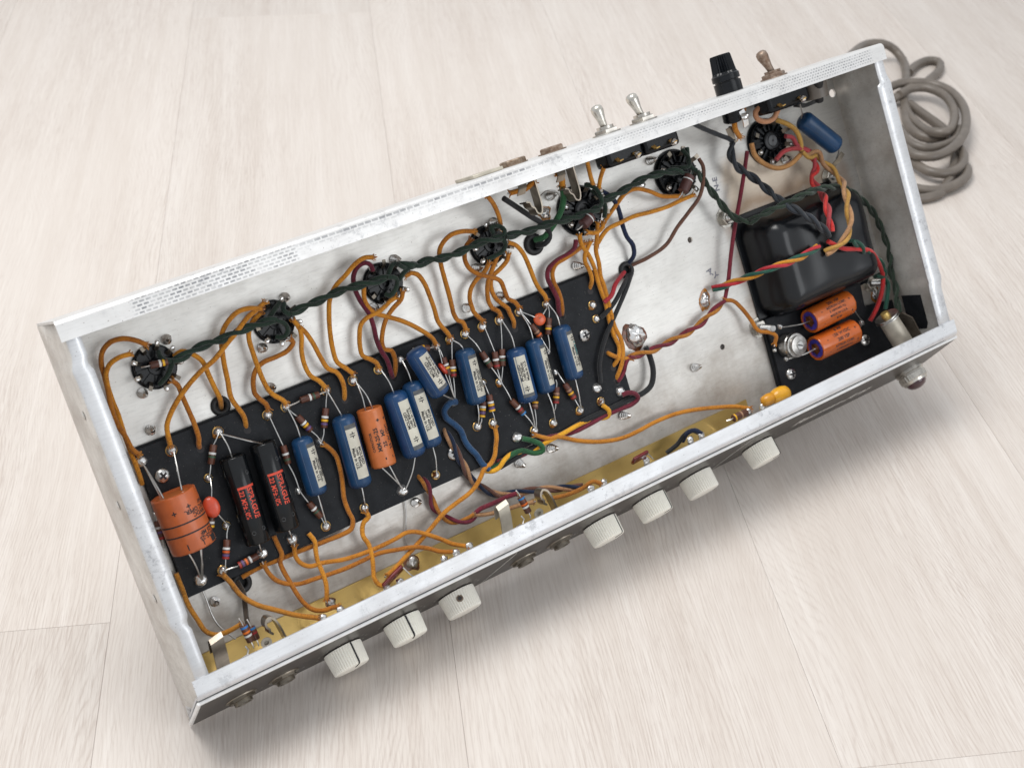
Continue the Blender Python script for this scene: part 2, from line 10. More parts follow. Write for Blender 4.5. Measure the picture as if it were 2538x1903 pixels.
WIRES = [('orange', 1.15, [(43.1, 164.1, 10.0), (39.2, 167.5, 12.0), (33.5, 170.6, 12.0), (27.6, 170.9, 10.0), (23.0, 167.9, 8.0), (20.8, 162.6, 6.0), (20.2, 156.2, 5.0), (19.5, 149.9, 5.0), (17.8, 141.0, 6.0), (17.2, 132.9, 8.0), (18.8, 124.9, 9.0), (19.6, 118.4, 9.0), (21.7, 115.1, 8.0)]), ('orange', 1.1, [(34.3, 162.4, 10.0), (28.9, 162.7, 11.0), (23.9, 161.0, 9.0), (21.1, 157.3, 7.0), (20.1, 151.5, 5.0), (19.8, 145.0, 4.5), (19.9, 135.9, 4.5), (19.1, 126.6, 6.0), (18.9, 117.1, 6.0), (19.0, 107.9, 6.0), (19.2, 99.8, 3.0)]), ('orange', 1.15, [(49.3, 143.1, 9.0), (51.3, 139.9, 8.0), (51.7, 133.9, 7.0), (51.9, 127.1, 8.0), (52.3, 119.2, 8.0), (52.0, 111.4, 7.5), (51.2, 109.1, 7.0), (51.6, 105.7, 3.0)]), ('orange', 1.15, [(54.9, 153.7, 6.0), (58.7, 155.0, 8.0), (63.4, 151.8, 8.0), (67.1, 146.6, 7.0), (67.9, 140.0, 6.0), (68.8, 132.3, 5.0), (69.7, 126.0, 4.0), (70.5, 120.1, -3.0)]), ('orange', 1.15, [(37.4, 113.5, 9.0), (38.1, 119.3, 9.0), (39.4, 123.2, 8.0), (44.0, 128.6, 7.0), (49.9, 134.2, 9.0), (56.1, 138.6, 10.0), (64.1, 142.9, 11.0), (72.0, 145.8, 11.0), (80.6, 151.1, 11.0), (86.6, 154.7, 12.0), (94.7, 160.1, 13.0), (100.8, 162.2, 12.0), (105.9, 164.1, 11.0)]), ('orange', 1.15, [(103.2, 161.8, 12.0), (97.2, 164.1, 13.0), (91.1, 164.3, 12.0), (85.1, 161.1, 10.0), (81.1, 156.7, 8.0), (79.1, 151.2, 7.0), (77.4, 142.5, 6.0), (75.8, 133.3, 7.0), (74.2, 124.6, 8.0), (77.3, 113.2, 7.0), (77.2, 105.8, 3.0)]), ('orange', 1.15, [(102.7, 159.9, 10.0), (97.9, 157.1, 9.0), (94.6, 153.4, 8.0), (93.3, 149.0, 7.0), (92.9, 141.8, 7.0), (92.8, 134.4, 7.0), (92.8, 127.0, 8.0), (94.0, 120.6, 8.0), (95.8, 117.3, 9.0), (98.4, 114.6, 9.0), (99.8, 112.0, 8.0)]), ('orange', 1.15, [(113.3, 141.9, 9.0), (114.2, 140.1, 9.0), (110.3, 137.0, 8.0), (103.6, 135.9, 7.0), (96.3, 135.6, 7.0), (91.7, 133.3, 6.0), (88.4, 128.6, 6.0), (86.7, 123.3, 7.0), (86.5, 121.8, 8.0), (88.1, 118.4, 8.0), (90.0, 115.2, 8.0), (90.2, 112.4, 8.0)]), ('orange', 1.15, [(118.1, 150.6, 9.0), (119.4, 147.2, 9.0), (122.0, 142.8, 9.0), (124.4, 135.4, 8.0), (125.7, 127.4, 8.0), (127.5, 120.7, 8.0), (130.8, 117.9, 8.0), (132.5, 113.7, 8.0), (132.7, 108.0, 7.0), (131.7, 102.7, 5.0), (131.6, 101.5, 3.0)]), ('orange', 1.15, [(119.9, 145.5, 9.0), (119.5, 140.7, 8.0), (117.5, 134.4, 7.0), (116.5, 127.2, 7.0), (117.3, 120.4, 8.0), (120.3, 116.7, 9.0), (122.6, 112.3, 8.0)]), ('orange', 1.15, [(169.9, 167.6, 11.0), (164.5, 168.8, 12.0), (158.5, 167.2, 12.0), (152.1, 163.4, 11.0), (145.6, 159.6, 9.0), (141.2, 154.2, 7.0), (138.5, 147.1, 6.0), (136.0, 138.9, 6.0), (133.8, 129.5, 7.0), (133.4, 122.1, 8.0), (136.3, 117.9, 9.0), (139.1, 113.8, 9.0)]), ('maroon', 1.15, [(167.5, 160.8, 11.0), (167.1, 163.9, 12.0), (164.7, 166.2, 12.0), (160.5, 165.6, 11.0), (157.2, 161.8, 9.0), (156.3, 155.6, 7.0), (156.9, 148.3, 7.0), (158.9, 140.0, 8.0), (159.4, 132.7, 7.0), (158.6, 125.8, 7.0), (158.6, 119.6, 8.0), (160.2, 113.3, 8.0), (160.5, 105.4, 6.5), (161.9, 102.5, 3.0)]), ('orange', 1.15, [(160.4, 154.2, 9.0), (159.1, 148.1, 8.0), (159.9, 142.7, 8.0), (162.0, 139.4, 8.0), (167.8, 135.4, 8.0), (174.1, 131.1, 9.0), (179.3, 126.7, 9.0), (183.1, 122.8, 9.0), (186.4, 119.0, 9.0), (188.8, 115.3, 9.0), (189.7, 112.3, 8.0)]), ('orange', 1.15, [(175.7, 143.4, 10.0), (172.8, 142.8, 9.0), (168.6, 140.7, 8.0), (163.8, 139.3, 9.0), (157.3, 138.5, 8.0), (152.9, 136.0, 7.0), (150.2, 130.8, 7.0), (148.5, 125.3, 7.0), (147.9, 120.4, 8.0), (150.4, 117.9, 9.0), (153.6, 114.4, 9.0), (154.2, 111.9, 8.0)]), ('orange', 1.15, [(180.6, 145.3, 10.0), (178.5, 141.4, 9.0), (173.4, 138.6, 8.0), (167.8, 134.4, 7.0), (163.7, 129.1, 7.0), (160.9, 122.9, 7.0), (160.8, 119.3, 8.0), (164.1, 117.6, 8.0), (164.6, 112.2, 8.0), (163.2, 106.0, 6.0), (162.2, 102.6, 3.0)]), ('orange', 1.15, [(185.2, 152.3, 9.0), (188.9, 152.9, 9.0), (187.6, 153.4, 9.0), (191.9, 151.0, 9.0), (194.7, 145.0, 8.0), (195.8, 137.3, 7.0), (196.0, 130.0, 7.0), (195.3, 123.2, 8.0), (196.7, 119.1, 8.0), (198.1, 115.4, 9.0), (199.0, 113.0, 8.0)]), ('orange', 1.15, [(231.1, 162.6, 11.0), (224.2, 164.7, 12.0), (216.8, 165.0, 12.0), (211.0, 162.2, 11.0), (208.6, 158.5, 9.0), (208.0, 151.5, 7.0), (207.9, 143.8, 6.0), (207.0, 134.6, 7.0), (206.2, 125.9, 7.0), (205.6, 124.4, 8.0), (206.2, 119.9, 9.0), (208.7, 118.0, 9.0), (209.6, 113.5, 8.0)]), ('orange', 1.15, [(228.5, 158.4, 9.0), (224.6, 155.9, 9.0), (222.3, 150.5, 8.0), (223.0, 144.4, 8.0), (227.2, 139.3, 9.0), (233.1, 135.8, 9.0), (238.8, 131.8, 8.0), (239.6, 125.6, 8.0), (240.2, 120.6, 8.0), (243.0, 118.0, 9.0), (244.4, 114.3, 9.0)]), ('orange', 1.15, [(235.8, 143.4, 8.0), (231.9, 139.5, 7.0), (225.5, 136.8, 7.0), (220.6, 133.2, 7.0), (218.0, 128.2, 7.0), (217.4, 122.5, 8.0), (217.4, 121.1, 8.0), (218.8, 117.4, 9.0), (220.6, 114.6, 9.0)]), ('orange', 1.15, [(241.9, 145.2, 8.0), (236.9, 139.9, 8.0), (232.4, 135.0, 8.0), (230.0, 129.5, 7.0), (228.1, 123.1, 8.0), (229.4, 118.4, 8.0), (229.4, 118.6, 8.0), (231.6, 116.2, 9.0), (232.3, 113.5, 8.0)]), ('orange', 1.15, [(247.8, 144.4, 10.0), (246.6, 141.4, 9.0), (241.1, 138.0, 8.0), (235.2, 135.2, 7.0), (232.7, 130.2, 7.0), (233.3, 123.5, 7.0), (235.9, 118.9, 8.0), (238.3, 115.4, 8.0), (238.5, 113.6, 7.5), (239.7, 107.8, 7.0), (240.1, 103.1, 3.0)]), ('orange', 1.15, [(249.9, 150.4, 10.0), (253.8, 147.6, 10.0), (257.2, 141.8, 9.0), (259.0, 133.2, 8.0), (260.2, 124.7, 7.0), (260.9, 119.6, 8.0), (262.4, 115.2, 9.0), (263.1, 112.8, 8.0)]), ('maroon', 1.25, [(293.1, 138.4, 8.0), (291.1, 134.7, 8.0), (285.1, 132.3, 8.0), (277.6, 131.0, 7.0), (271.4, 128.1, 6.0), (269.1, 123.4, 6.0), (269.4, 116.2, 7.5), (270.3, 109.9, 7.5), (269.1, 104.2, 7.0), (270.0, 101.7, 5.0), (270.8, 99.8, 3.0)]), ('orange', 1.15, [(298.2, 134.6, 8.0), (291.5, 132.4, 8.0), (283.2, 130.7, 8.0), (276.3, 129.2, 7.0), (273.1, 125.4, 6.0), (271.6, 119.8, 7.0), (272.4, 114.1, 7.5), (272.2, 108.1, 7.5), (271.7, 103.4, 6.5), (271.8, 101.6, 5.0), (272.1, 99.6, 3.0)]), ('orange', 1.15, [(240.0, 178.9, 22.0), (244.0, 174.1, 18.0), (246.5, 168.4, 15.0), (248.5, 162.9, 11.0), (249.6, 159.2, 7.0)]), ('orange', 1.3, [(267.4, 178.2, 27.0), (262.8, 175.8, 24.0), (259.7, 175.9, 22.0), (255.0, 176.2, 20.0)]), ('black', 1.4, [(249.1, 174.7, 22.0), (257.7, 167.3, 18.0), (266.4, 159.7, 14.0), (273.9, 153.4, 11.0), (277.2, 148.8, 9.0), (277.4, 144.6, 7.0), (274.0, 142.2, 6.0), (271.4, 142.4, 1.0)]), ('green', 1.6, [(285.9, 171.3, 23.0), (286.8, 165.1, 20.0), (285.5, 158.4, 16.0), (282.5, 153.8, 13.0), (279.4, 149.7, 9.0), (274.8, 146.0, 6.0), (271.4, 145.9, 1.0)]), ('orange', 1.6, [(283.3, 178.4, 27.0), (286.1, 175.2, 25.0), (286.1, 171.0, 23.0)]), ('lead', 0.45, [(282.1, 168.4, 3.0), (284.1, 170.0, 7.0), (288.8, 168.9, 7.0), (293.6, 164.7, 5.0), (295.4, 161.0, 4.0)]), ('orange', 1.15, [(305.6, 179.6, 24.0), (309.8, 169.8, 16.0), (312.3, 165.3, 12.0)]), ('orange', 1.15, [(316.6, 173.0, 22.0), (316.2, 167.9, 16.0), (315.4, 162.2, 12.0)]), ('orange', 1.15, [(295.7, 140.3, 9.0), (295.1, 135.0, 9.0), (298.2, 127.5, 8.0), (299.9, 119.8, 7.0), (299.6, 111.6, 7.0), (299.8, 103.2, 7.0), (300.3, 98.6, 7.0), (299.2, 87.5, 7.0), (299.2, 78.7, 7.0), (300.2, 70.2, 7.0), (297.1, 64.5, 7.0), (293.6, 60.2, 3.0)]), ('orange', 1.15, [(309.7, 143.0, 9.0), (306.4, 135.8, 9.0), (303.7, 128.4, 8.0), (303.8, 121.3, 7.0), (302.3, 113.5, 7.0), (302.3, 107.3, 7.5), (301.3, 92.8, 8.0), (300.9, 82.8, 8.0), (302.4, 74.9, 8.0), (301.4, 67.7, 8.0), (298.1, 60.1, 7.0), (294.3, 54.6, 5.0), (293.2, 52.3, 3.0)]), ('orange', 1.15, [(302.0, 134.5, 8.0), (296.0, 128.7, 8.0), (294.6, 124.8, 8.0), (296.0, 118.8, 7.5), (296.0, 113.4, 7.0), (294.0, 107.3, 3.0)]), ('orange', 1.15, [(300.3, 140.4, 10.0), (305.4, 138.5, 10.0), (310.3, 139.4, 10.0), (312.0, 142.1, 11.0)]), ('orange', 1.15, [(368.9, 141.4, 10.0), (357.4, 144.9, 9.0), (350.3, 149.9, 9.0), (341.6, 154.1, 9.0), (333.5, 153.8, 9.0), (325.0, 148.7, 8.0), (318.2, 144.7, 8.0), (313.1, 141.4, 8.0)]), ('orange', 1.15, [(378.3, 139.1, 10.0), (369.0, 138.6, 9.0), (359.0, 137.8, 8.0), (345.5, 138.5, 8.0), (335.6, 139.4, 8.0), (325.3, 138.7, 8.0), (315.7, 137.8, 8.0), (310.9, 135.4, 8.0), (305.6, 131.6, 8.0)]), ('brown', 1.05, [(388.3, 158.5, 12.0), (388.3, 153.8, 14.0), (387.4, 149.5, 14.0), (385.3, 143.5, 13.0), (380.9, 136.9, 12.0), (371.6, 130.3, 10.0), (362.5, 124.3, 8.0), (352.8, 116.7, 6.0), (338.6, 113.3, 5.0), (326.9, 111.7, 0.0)]), ('navy', 1.2, [(318.9, 159.3, 9.0), (322.7, 155.4, 9.0), (326.1, 150.0, 8.0), (327.2, 143.7, 7.0), (327.3, 136.6, 6.0), (327.9, 129.1, 6.0), (330.1, 123.9, 6.0), (329.5, 117.7, 5.0), (326.8, 113.2, 0.0)]), ('red', 1.2, [(322.1, 109.8, 1.0), (309.2, 105.7, 8.0), (304.4, 101.1, 9.0), (298.7, 98.7, 8.0)]), ('black', 1.2, [(324.6, 107.2, 1.0), (312.6, 102.7, 9.0), (305.8, 96.6, 8.0), (298.0, 92.6, 8.0), (294.5, 91.0, 7.0)]), ('black', 1.2, [(326.9, 107.6, 1.0), (315.3, 101.4, 9.0), (308.6, 95.0, 9.0), (300.7, 86.9, 8.0), (293.5, 80.0, 8.0), (287.7, 72.7, 8.0), (283.5, 65.4, 8.0), (281.4, 55.4, 7.0)]), ('orange', 1.15, [(380.8, 72.1, 7.5), (387.3, 69.5, 7.0), (392.8, 62.7, 6.0), (396.1, 54.4, 7.0), (397.9, 46.6, 9.0), (404.8, 42.7, 11.0), (407.5, 39.6, 12.0), (406.5, 34.9, 10.0)]), ('maroon', 1.15, [(381.1, 71.7, 7.0), (382.1, 73.0, 7.0), (388.1, 82.5, 7.0), (394.2, 96.0, 8.0), (400.7, 109.3, 9.0), (407.4, 120.0, 9.0), (414.4, 131.2, 9.0), (421.0, 143.7, 10.0), (426.0, 152.6, 10.0)]), ('orange', 1.15, [(306.7, 61.4, 7.0), (298.2, 64.8, 7.0), (293.5, 68.6, 6.5), (293.1, 70.4, 3.0)]), ('maroon', 1.15, [(304.8, 63.1, 7.0), (301.4, 60.2, 7.0), (298.8, 55.7, 6.0), (295.0, 52.3, 5.0), (293.6, 51.4, 3.0)]), ('black', 1.5, [(318.9, 64.2, 5.0), (319.8, 57.7, 5.0), (318.5, 49.2, 6.0), (314.2, 41.7, 6.0), (307.6, 39.4, 6.0), (302.3, 39.3, 6.5), (296.6, 39.4, 6.5), (286.8, 39.0, 6.5), (275.1, 38.7, 6.0), (263.2, 38.5, 6.0), (249.2, 36.5, 5.0), (235.0, 37.0, 6.0), (221.0, 35.9, 6.0), (211.8, 34.9, 6.0), (204.6, 33.8, 5.0)]), ('maroon', 1.3, [(292.0, 43.9, 8.0), (295.8, 44.0, 9.0), (300.5, 41.4, 9.0), (301.8, 38.2, 8.0), (297.6, 36.3, 7.0), (288.3, 36.4, 6.5), (277.4, 36.4, 6.0), (266.0, 35.4, 6.0), (254.3, 35.2, 6.0), (236.9, 38.2, 6.0), (227.1, 36.1, 6.0), (217.8, 35.2, 6.0), (203.6, 37.2, 5.0)]), ('yellow', 1.2, [(277.7, 42.9, 8.0), (280.5, 38.7, 8.0), (280.0, 35.1, 6.0), (271.4, 36.7, 4.5), (262.0, 38.0, 6.5), (246.3, 37.1, 7.5), (234.6, 36.4, 7.5), (224.5, 35.1, 6.0), (214.0, 38.4, 7.0), (208.0, 37.6, 8.0), (202.4, 34.3, 8.0), (197.8, 34.1, 7.0), (194.6, 36.0, 6.0)]), ('green', 1.4, [(221.9, 44.3, 8.0), (227.1, 40.9, 9.0), (231.5, 36.5, 9.0), (231.8, 33.0, 8.0), (227.1, 33.4, 7.0), (219.7, 37.8, 7.0), (212.9, 38.2, 7.5), (208.4, 37.1, 7.0), (203.1, 35.2, 6.0), (198.2, 35.7, 6.0)]), ('blue', 1.5, [(190.2, 78.4, 9.0), (185.6, 79.3, 10.0), (181.8, 76.4, 9.0), (181.8, 72.6, 8.0), (185.8, 66.8, 7.0), (188.2, 62.1, 7.0), (188.7, 55.4, 7.0), (190.4, 50.4, 7.0), (192.5, 46.3, 7.0), (194.2, 40.2, 7.0), (196.9, 35.5, 7.5)]), ('orange', 1.15, [(207.9, 56.0, 8.0), (207.0, 50.9, 8.0), (204.6, 45.9, 8.0), (202.7, 42.1, 8.0), (199.1, 38.5, 7.5), (193.7, 37.2, 8.0), (190.9, 34.4, 8.0), (186.7, 30.9, 8.0), (180.7, 28.1, 8.0), (171.5, 26.1, 8.0), (162.9, 23.9, 8.0), (152.5, 19.4, 9.0), (142.1, 15.0, 10.0), (132.5, 11.8, 12.0), (124.7, 8.9, 13.0), (118.4, 7.8, 15.0)]), ('orange', 1.1, [(78.7, 40.7, 8.0), (77.6, 36.5, 8.0), (78.8, 31.8, 8.0), (82.7, 28.0, 8.0), (90.6, 26.6, 8.0), (100.1, 24.1, 9.0), (110.4, 22.7, 9.0), (120.9, 22.4, 10.0), (131.8, 23.0, 11.0), (137.3, 23.6, 11.0), (142.2, 22.2, 11.0), (147.7, 18.5, 11.0), (154.9, 12.4, 13.0), (159.3, 8.1, 15.0), (165.5, 4.4, 18.0)]), ('orange', 1.1, [(60.7, 38.9, 8.0), (61.5, 34.0, 8.0), (63.7, 28.9, 8.0), (67.9, 24.9, 8.0), (74.1, 21.8, 8.0), (82.9, 20.9, 9.0), (92.1, 19.8, 9.0), (100.6, 19.3, 10.0), (108.8, 19.3, 10.0), (119.4, 19.5, 11.0), (129.3, 17.4, 12.0), (139.5, 14.5, 12.0), (146.3, 10.8, 13.0), (150.9, 7.4, 16.0), (157.9, 4.5, 18.0)]), ('orange', 1.15, [(71.1, 49.9, 6.0), (71.5, 44.1, 6.0), (71.7, 38.9, 6.0), (69.6, 36.2, 6.0), (69.3, 31.8, 7.0), (70.2, 25.4, 8.0), (71.1, 18.9, 9.0), (72.9, 12.0, 10.0), (75.7, 7.2, 12.0), (80.4, 4.9, 14.0), (85.0, 4.9, 16.0), (87.3, 4.7, 18.0)]), ('orange', 1.15, [(88.7, 43.8, 6.0), (90.1, 38.6, 7.0), (88.9, 34.0, 7.0), (87.8, 28.9, 8.0), (87.5, 23.1, 10.0), (87.1, 17.2, 11.0), (85.7, 12.8, 12.0), (84.3, 9.2, 12.0)]), ('orange', 1.15, [(121.1, 42.1, 9.0), (121.5, 39.4, 9.0), (118.6, 37.8, 8.0), (117.0, 35.3, 7.0), (115.4, 30.8, 8.0), (116.5, 25.7, 9.0), (115.1, 18.2, 11.0), (113.3, 12.9, 12.0), (111.6, 9.2, 14.0), (112.2, 5.5, 16.0), (114.5, 3.7, 18.0)]), ('orange', 1.15, [(111.8, 84.3, 8.0), (113.6, 82.0, 8.0), (115.9, 76.5, 8.0), (115.8, 70.3, 8.0), (115.0, 62.8, 7.0), (112.7, 53.3, 7.0), (112.7, 46.0, 7.0), (113.3, 41.0, 7.0), (111.1, 36.7, 6.5), (105.9, 35.6, 5.0), (98.2, 35.7, 4.0), (92.9, 35.9, 4.0), (80.9, 36.6, 4.0), (69.6, 36.9, 4.0), (59.4, 37.4, 4.0), (49.1, 36.2, 3.0)]), ('orangedark', 1.2, [(39.4, 42.9, 8.0), (41.7, 37.6, 8.0), (44.5, 29.0, 8.0), (50.4, 21.0, 9.0), (57.2, 15.5, 10.0), (66.1, 8.8, 13.0), (75.3, 3.6, 17.0)]), ('lead', 0.5, [(28.3, 38.6, 3.0), (28.5, 31.8, 3.0), (28.2, 25.5, 4.0), (28.9, 19.9, 5.0), (30.6, 15.6, 6.0), (34.1, 9.6, 9.0)]), ('orangedark', 1.15, [(18.8, 52.3, 5.0), (18.9, 43.9, 5.0), (18.8, 35.0, 6.0), (20.2, 26.8, 7.0), (21.9, 19.5, 8.0), (25.5, 16.3, 10.0), (31.1, 16.1, 13.0), (37.3, 17.8, 17.0)]), ('dust', 1.2, [(46.4, 34.9, 1.0), (47.0, 28.2, 3.0), (45.3, 21.8, 4.0), (42.7, 16.6, 9.0), (40.9, 11.1, 14.0)]), ('lead', 0.4, [(146.3, 37.6, 1.5), (144.3, 29.8, 1.5), (141.1, 22.0, 1.5), (138.8, 14.9, 1.5), (138.3, 7.7, 2.0)]), ('orange', 1.15, [(229.7, 43.3, 8.0), (239.3, 37.4, 8.0), (242.3, 37.4, 8.0), (255.0, 30.0, 8.0), (268.5, 24.0, 8.0), (283.1, 20.3, 8.0), (295.1, 20.0, 8.0), (307.6, 20.7, 8.0), (323.4, 20.2, 9.0), (338.5, 17.3, 10.0), (352.7, 13.3, 12.0), (362.9, 9.8, 14.0), (370.0, 5.8, 17.0)]), ('slate', 1.3, [(379.8, 180.8, 26.0), (395.6, 173.0, 18.0), (407.3, 167.0, 14.0), (414.6, 163.0, 12.0), (416.4, 160.7, 11.0)]), ('slate', 1.3, [(419.7, 169.7, 9.0), (417.0, 165.5, 10.0), (417.5, 161.2, 11.0)]), ('salmon', 1.5, [(437.0, 176.0, 20.0), (434.6, 173.9, 17.0), (435.1, 170.0, 16.0), (440.1, 166.6, 16.0), (447.4, 166.6, 16.0), (451.6, 171.6, 18.0), (453.9, 179.2, 24.0)]), ('olive', 1.4, [(453.2, 165.0, 11.0), (459.3, 159.6, 14.0), (463.8, 154.3, 14.0), (465.7, 148.2, 13.0), (464.7, 141.1, 12.5)]), ('brownorange', 1.4, [(430.0, 156.5, 11.0), (429.9, 149.6, 11.0), (434.6, 142.6, 11.0), (444.1, 136.6, 11.0), (453.7, 136.1, 12.0), (463.0, 139.5, 12.5)]), ('redpale', 1.3, [(456.1, 153.5, 12.0), (461.2, 151.2, 12.0), (463.0, 145.8, 12.0), (470.3, 139.9, 13.0), (474.5, 133.3, 13.0)]), ('redpale', 1.3, [(444.8, 141.7, 11.0), (451.5, 145.0, 12.0), (461.4, 144.1, 12.5), (469.2, 139.8, 13.0), (470.5, 134.4, 13.0)]), ('orange', 1.5, [(421.4, 178.2, 22.0), (416.4, 175.2, 20.0), (415.7, 169.4, 18.0), (421.1, 162.7, 13.0)]), ('red', 1.3, [(448.7, 86.0, 33.0), (459.7, 78.0, 32.0), (472.7, 73.6, 30.0), (484.4, 68.8, 27.0), (493.8, 59.4, 21.0), (500.3, 48.1, 15.0), (499.3, 42.4, 14.0), (497.2, 37.1, 13.0), (491.6, 28.6, 11.0), (485.5, 22.4, 9.0)]), ('greendk', 1.3, [(499.3, 48.4, 15.0), (504.2, 41.7, 13.5), (500.9, 34.0, 13.5), (496.9, 26.2, 13.0)]), ('tan', 1.1, [(179.6, 15.9, 8.5), (184.1, 13.9, 8.0), (189.4, 12.5, 8.0), (195.7, 11.4, 9.0), (205.9, 10.5, 10.0), (214.4, 9.0, 11.0)]), ('maroon', 1.2, [(178.9, 15.4, 8.0), (183.0, 17.4, 8.5), (190.7, 17.5, 9.0), (201.2, 17.8, 10.0), (206.3, 17.8, 12.0)]), ('orangedark', 1.15, [(223.3, 7.6, 14.0), (234.9, 5.5, 15.0), (244.4, 5.8, 17.0), (250.7, 7.4, 19.0), (254.4, 4.6, 20.0)]), ('navy', 1.2, [(321.6, 3.4, 10.0), (322.9, 8.1, 15.0), (326.2, 9.1, 19.0), (329.3, 5.8, 20.0)]), ('black', 1.2, [(309.7, 0.4, 8.0), (317.5, 3.1, 10.0), (321.8, 7.2, 13.0), (325.4, 9.1, 17.0), (328.7, 6.2, 19.0)])]
TWISTS = [(['heater', 'heater'], 1.25, 23, [(52.0, 152.4, 12.0), (57.3, 152.6, 12.0), (65.3, 154.0, 11.0), (72.7, 154.3, 11.0), (80.0, 154.1, 11.0), (85.7, 154.9, 11.5), (89.3, 155.2, 12.0), (96.4, 155.1, 13.0), (104.1, 154.9, 14.0), (107.8, 154.1, 14.0)]), (['heater', 'heater'], 1.25, 23, [(116.2, 154.4, 13.0), (122.3, 155.0, 12.0), (127.7, 155.6, 12.0), (134.6, 155.8, 12.0), (141.2, 156.5, 12.0), (149.3, 156.8, 12.0), (156.8, 156.2, 13.0), (164.3, 155.6, 14.0), (172.1, 155.5, 15.0)]), (['heater', 'heater'], 1.25, 23, [(180.3, 160.2, 14.0), (186.4, 157.3, 13.0), (190.2, 156.3, 12.5), (185.7, 158.0, 12.0), (191.1, 155.7, 12.0), (198.7, 156.3, 12.0), (206.2, 154.9, 12.0), (215.3, 154.5, 12.0), (223.1, 155.1, 13.0), (231.8, 155.9, 14.0), (238.7, 155.2, 15.0), (244.7, 154.6, 14.5)]), (['heater', 'heater'], 1.25, 23, [(246.4, 154.1, 14.5), (255.5, 153.4, 13.0), (264.3, 152.5, 13.0), (273.7, 152.8, 13.0), (282.3, 152.1, 14.0), (291.5, 151.4, 14.0), (300.4, 151.3, 15.0), (308.8, 151.4, 15.0)]), (['heater', 'heater'], 1.25, 23, [(314.5, 154.4, 13.0), (322.6, 155.0, 13.0), (332.4, 156.4, 13.0), (340.9, 157.8, 13.0), (348.6, 158.7, 14.0), (357.8, 158.0, 15.0), (367.5, 156.3, 15.0), (371.6, 154.4, 15.0)]), (['heater2', 'heater2'], 1.2, 22, [(382.9, 152.5, 14.0), (386.2, 146.0, 13.0), (390.1, 138.7, 12.0), (394.9, 130.0, 11.0), (398.4, 121.9, 12.0), (402.5, 115.7, 15.0), (408.5, 112.7, 18.0), (407.3, 113.3, 20.0), (415.9, 115.1, 24.0), (432.0, 116.9, 29.0), (447.2, 117.9, 30.0), (466.2, 115.9, 26.0), (484.1, 110.5, 20.0), (496.9, 101.2, 16.0), (507.2, 89.8, 13.0), (512.2, 79.0, 11.0), (515.0, 67.8, 10.0), (515.7, 60.8, 10.0), (512.3, 46.2, 10.0), (511.3, 37.6, 12.0), (507.2, 28.4, 14.0), (503.8, 17.1, 18.0)]), (['slate', 'slate'], 1.35, 22, [(416.0, 160.8, 11.5), (412.6, 153.0, 11.0), (415.8, 144.8, 11.0), (424.1, 135.8, 12.0), (428.6, 124.8, 18.0), (429.4, 117.2, 26.0), (433.2, 109.7, 33.0), (439.2, 101.9, 36.0), (450.5, 89.6, 34.0)]), (['olive', 'tan'], 1.35, 30, [(464.1, 140.8, 13.0), (468.4, 137.0, 14.0), (473.2, 137.4, 16.0), (476.2, 130.9, 15.0), (481.6, 124.2, 16.0), (480.9, 116.2, 22.0), (472.4, 109.1, 33.0), (466.3, 100.6, 38.0), (465.1, 92.8, 38.0), (461.4, 85.9, 37.0), (453.8, 81.3, 35.0), (446.1, 79.6, 31.0)]), (['redpale', 'red'], 1.3, 24, [(471.8, 134.9, 13.0), (472.1, 128.2, 13.0), (465.9, 124.0, 14.0), (465.0, 120.9, 15.0), (464.0, 115.6, 20.0), (458.7, 108.8, 29.0), (453.7, 101.6, 34.0), (452.1, 91.1, 34.0)]), (['red', 'yellow', 'greendk'], 1.1, 34, [(440.0, 85.4, 33.5), (428.0, 84.0, 34.0), (414.3, 83.6, 34.0), (400.8, 84.1, 32.0), (393.2, 82.4, 22.0), (389.9, 81.1, 13.0), (383.5, 80.6, 8.0), (377.0, 80.6, 4.0)]), (['greendk', 'greendk'], 1.25, 22, [(466.3, 80.8, 33.0), (473.9, 75.2, 31.0), (482.8, 67.7, 26.0), (492.3, 61.6, 21.0), (500.4, 54.0, 17.0), (501.1, 48.7, 15.0), (494.8, 49.1, 14.0)]), (['maroon', 'orangedark'], 1.2, 26, [(304.7, 62.8, 7.0), (315.2, 61.4, 6.5), (327.7, 61.0, 6.0), (344.8, 61.9, 6.0), (358.1, 63.5, 6.0), (368.0, 67.0, 6.0), (377.1, 70.2, 7.0), (380.7, 71.8, 7.5)]), (['tan', 'brown', 'navy'], 1.1, 30, [(180.2, 65.5, 3.0), (179.8, 62.6, 6.5), (180.9, 57.2, 7.5), (182.0, 49.7, 7.0), (183.6, 43.1, 6.0), (185.9, 34.8, 4.0), (188.0, 30.6, 4.0), (190.9, 26.8, 4.0), (195.1, 22.4, 4.0), (199.4, 18.7, 4.5), (205.9, 17.0, 5.0), (219.4, 14.0, 8.0), (228.5, 11.1, 10.0), (237.6, 8.1, 12.0), (245.7, 5.7, 15.0)]), (['orangedark', 'maroon'], 1.15, 26, [(157.3, 47.7, 3.0), (158.6, 44.3, 6.5), (160.3, 34.3, 4.0), (160.4, 27.1, 4.0), (163.9, 20.5, 5.0), (168.8, 15.9, 6.0), (175.9, 14.4, 7.5), (179.8, 15.6, 8.5)])]
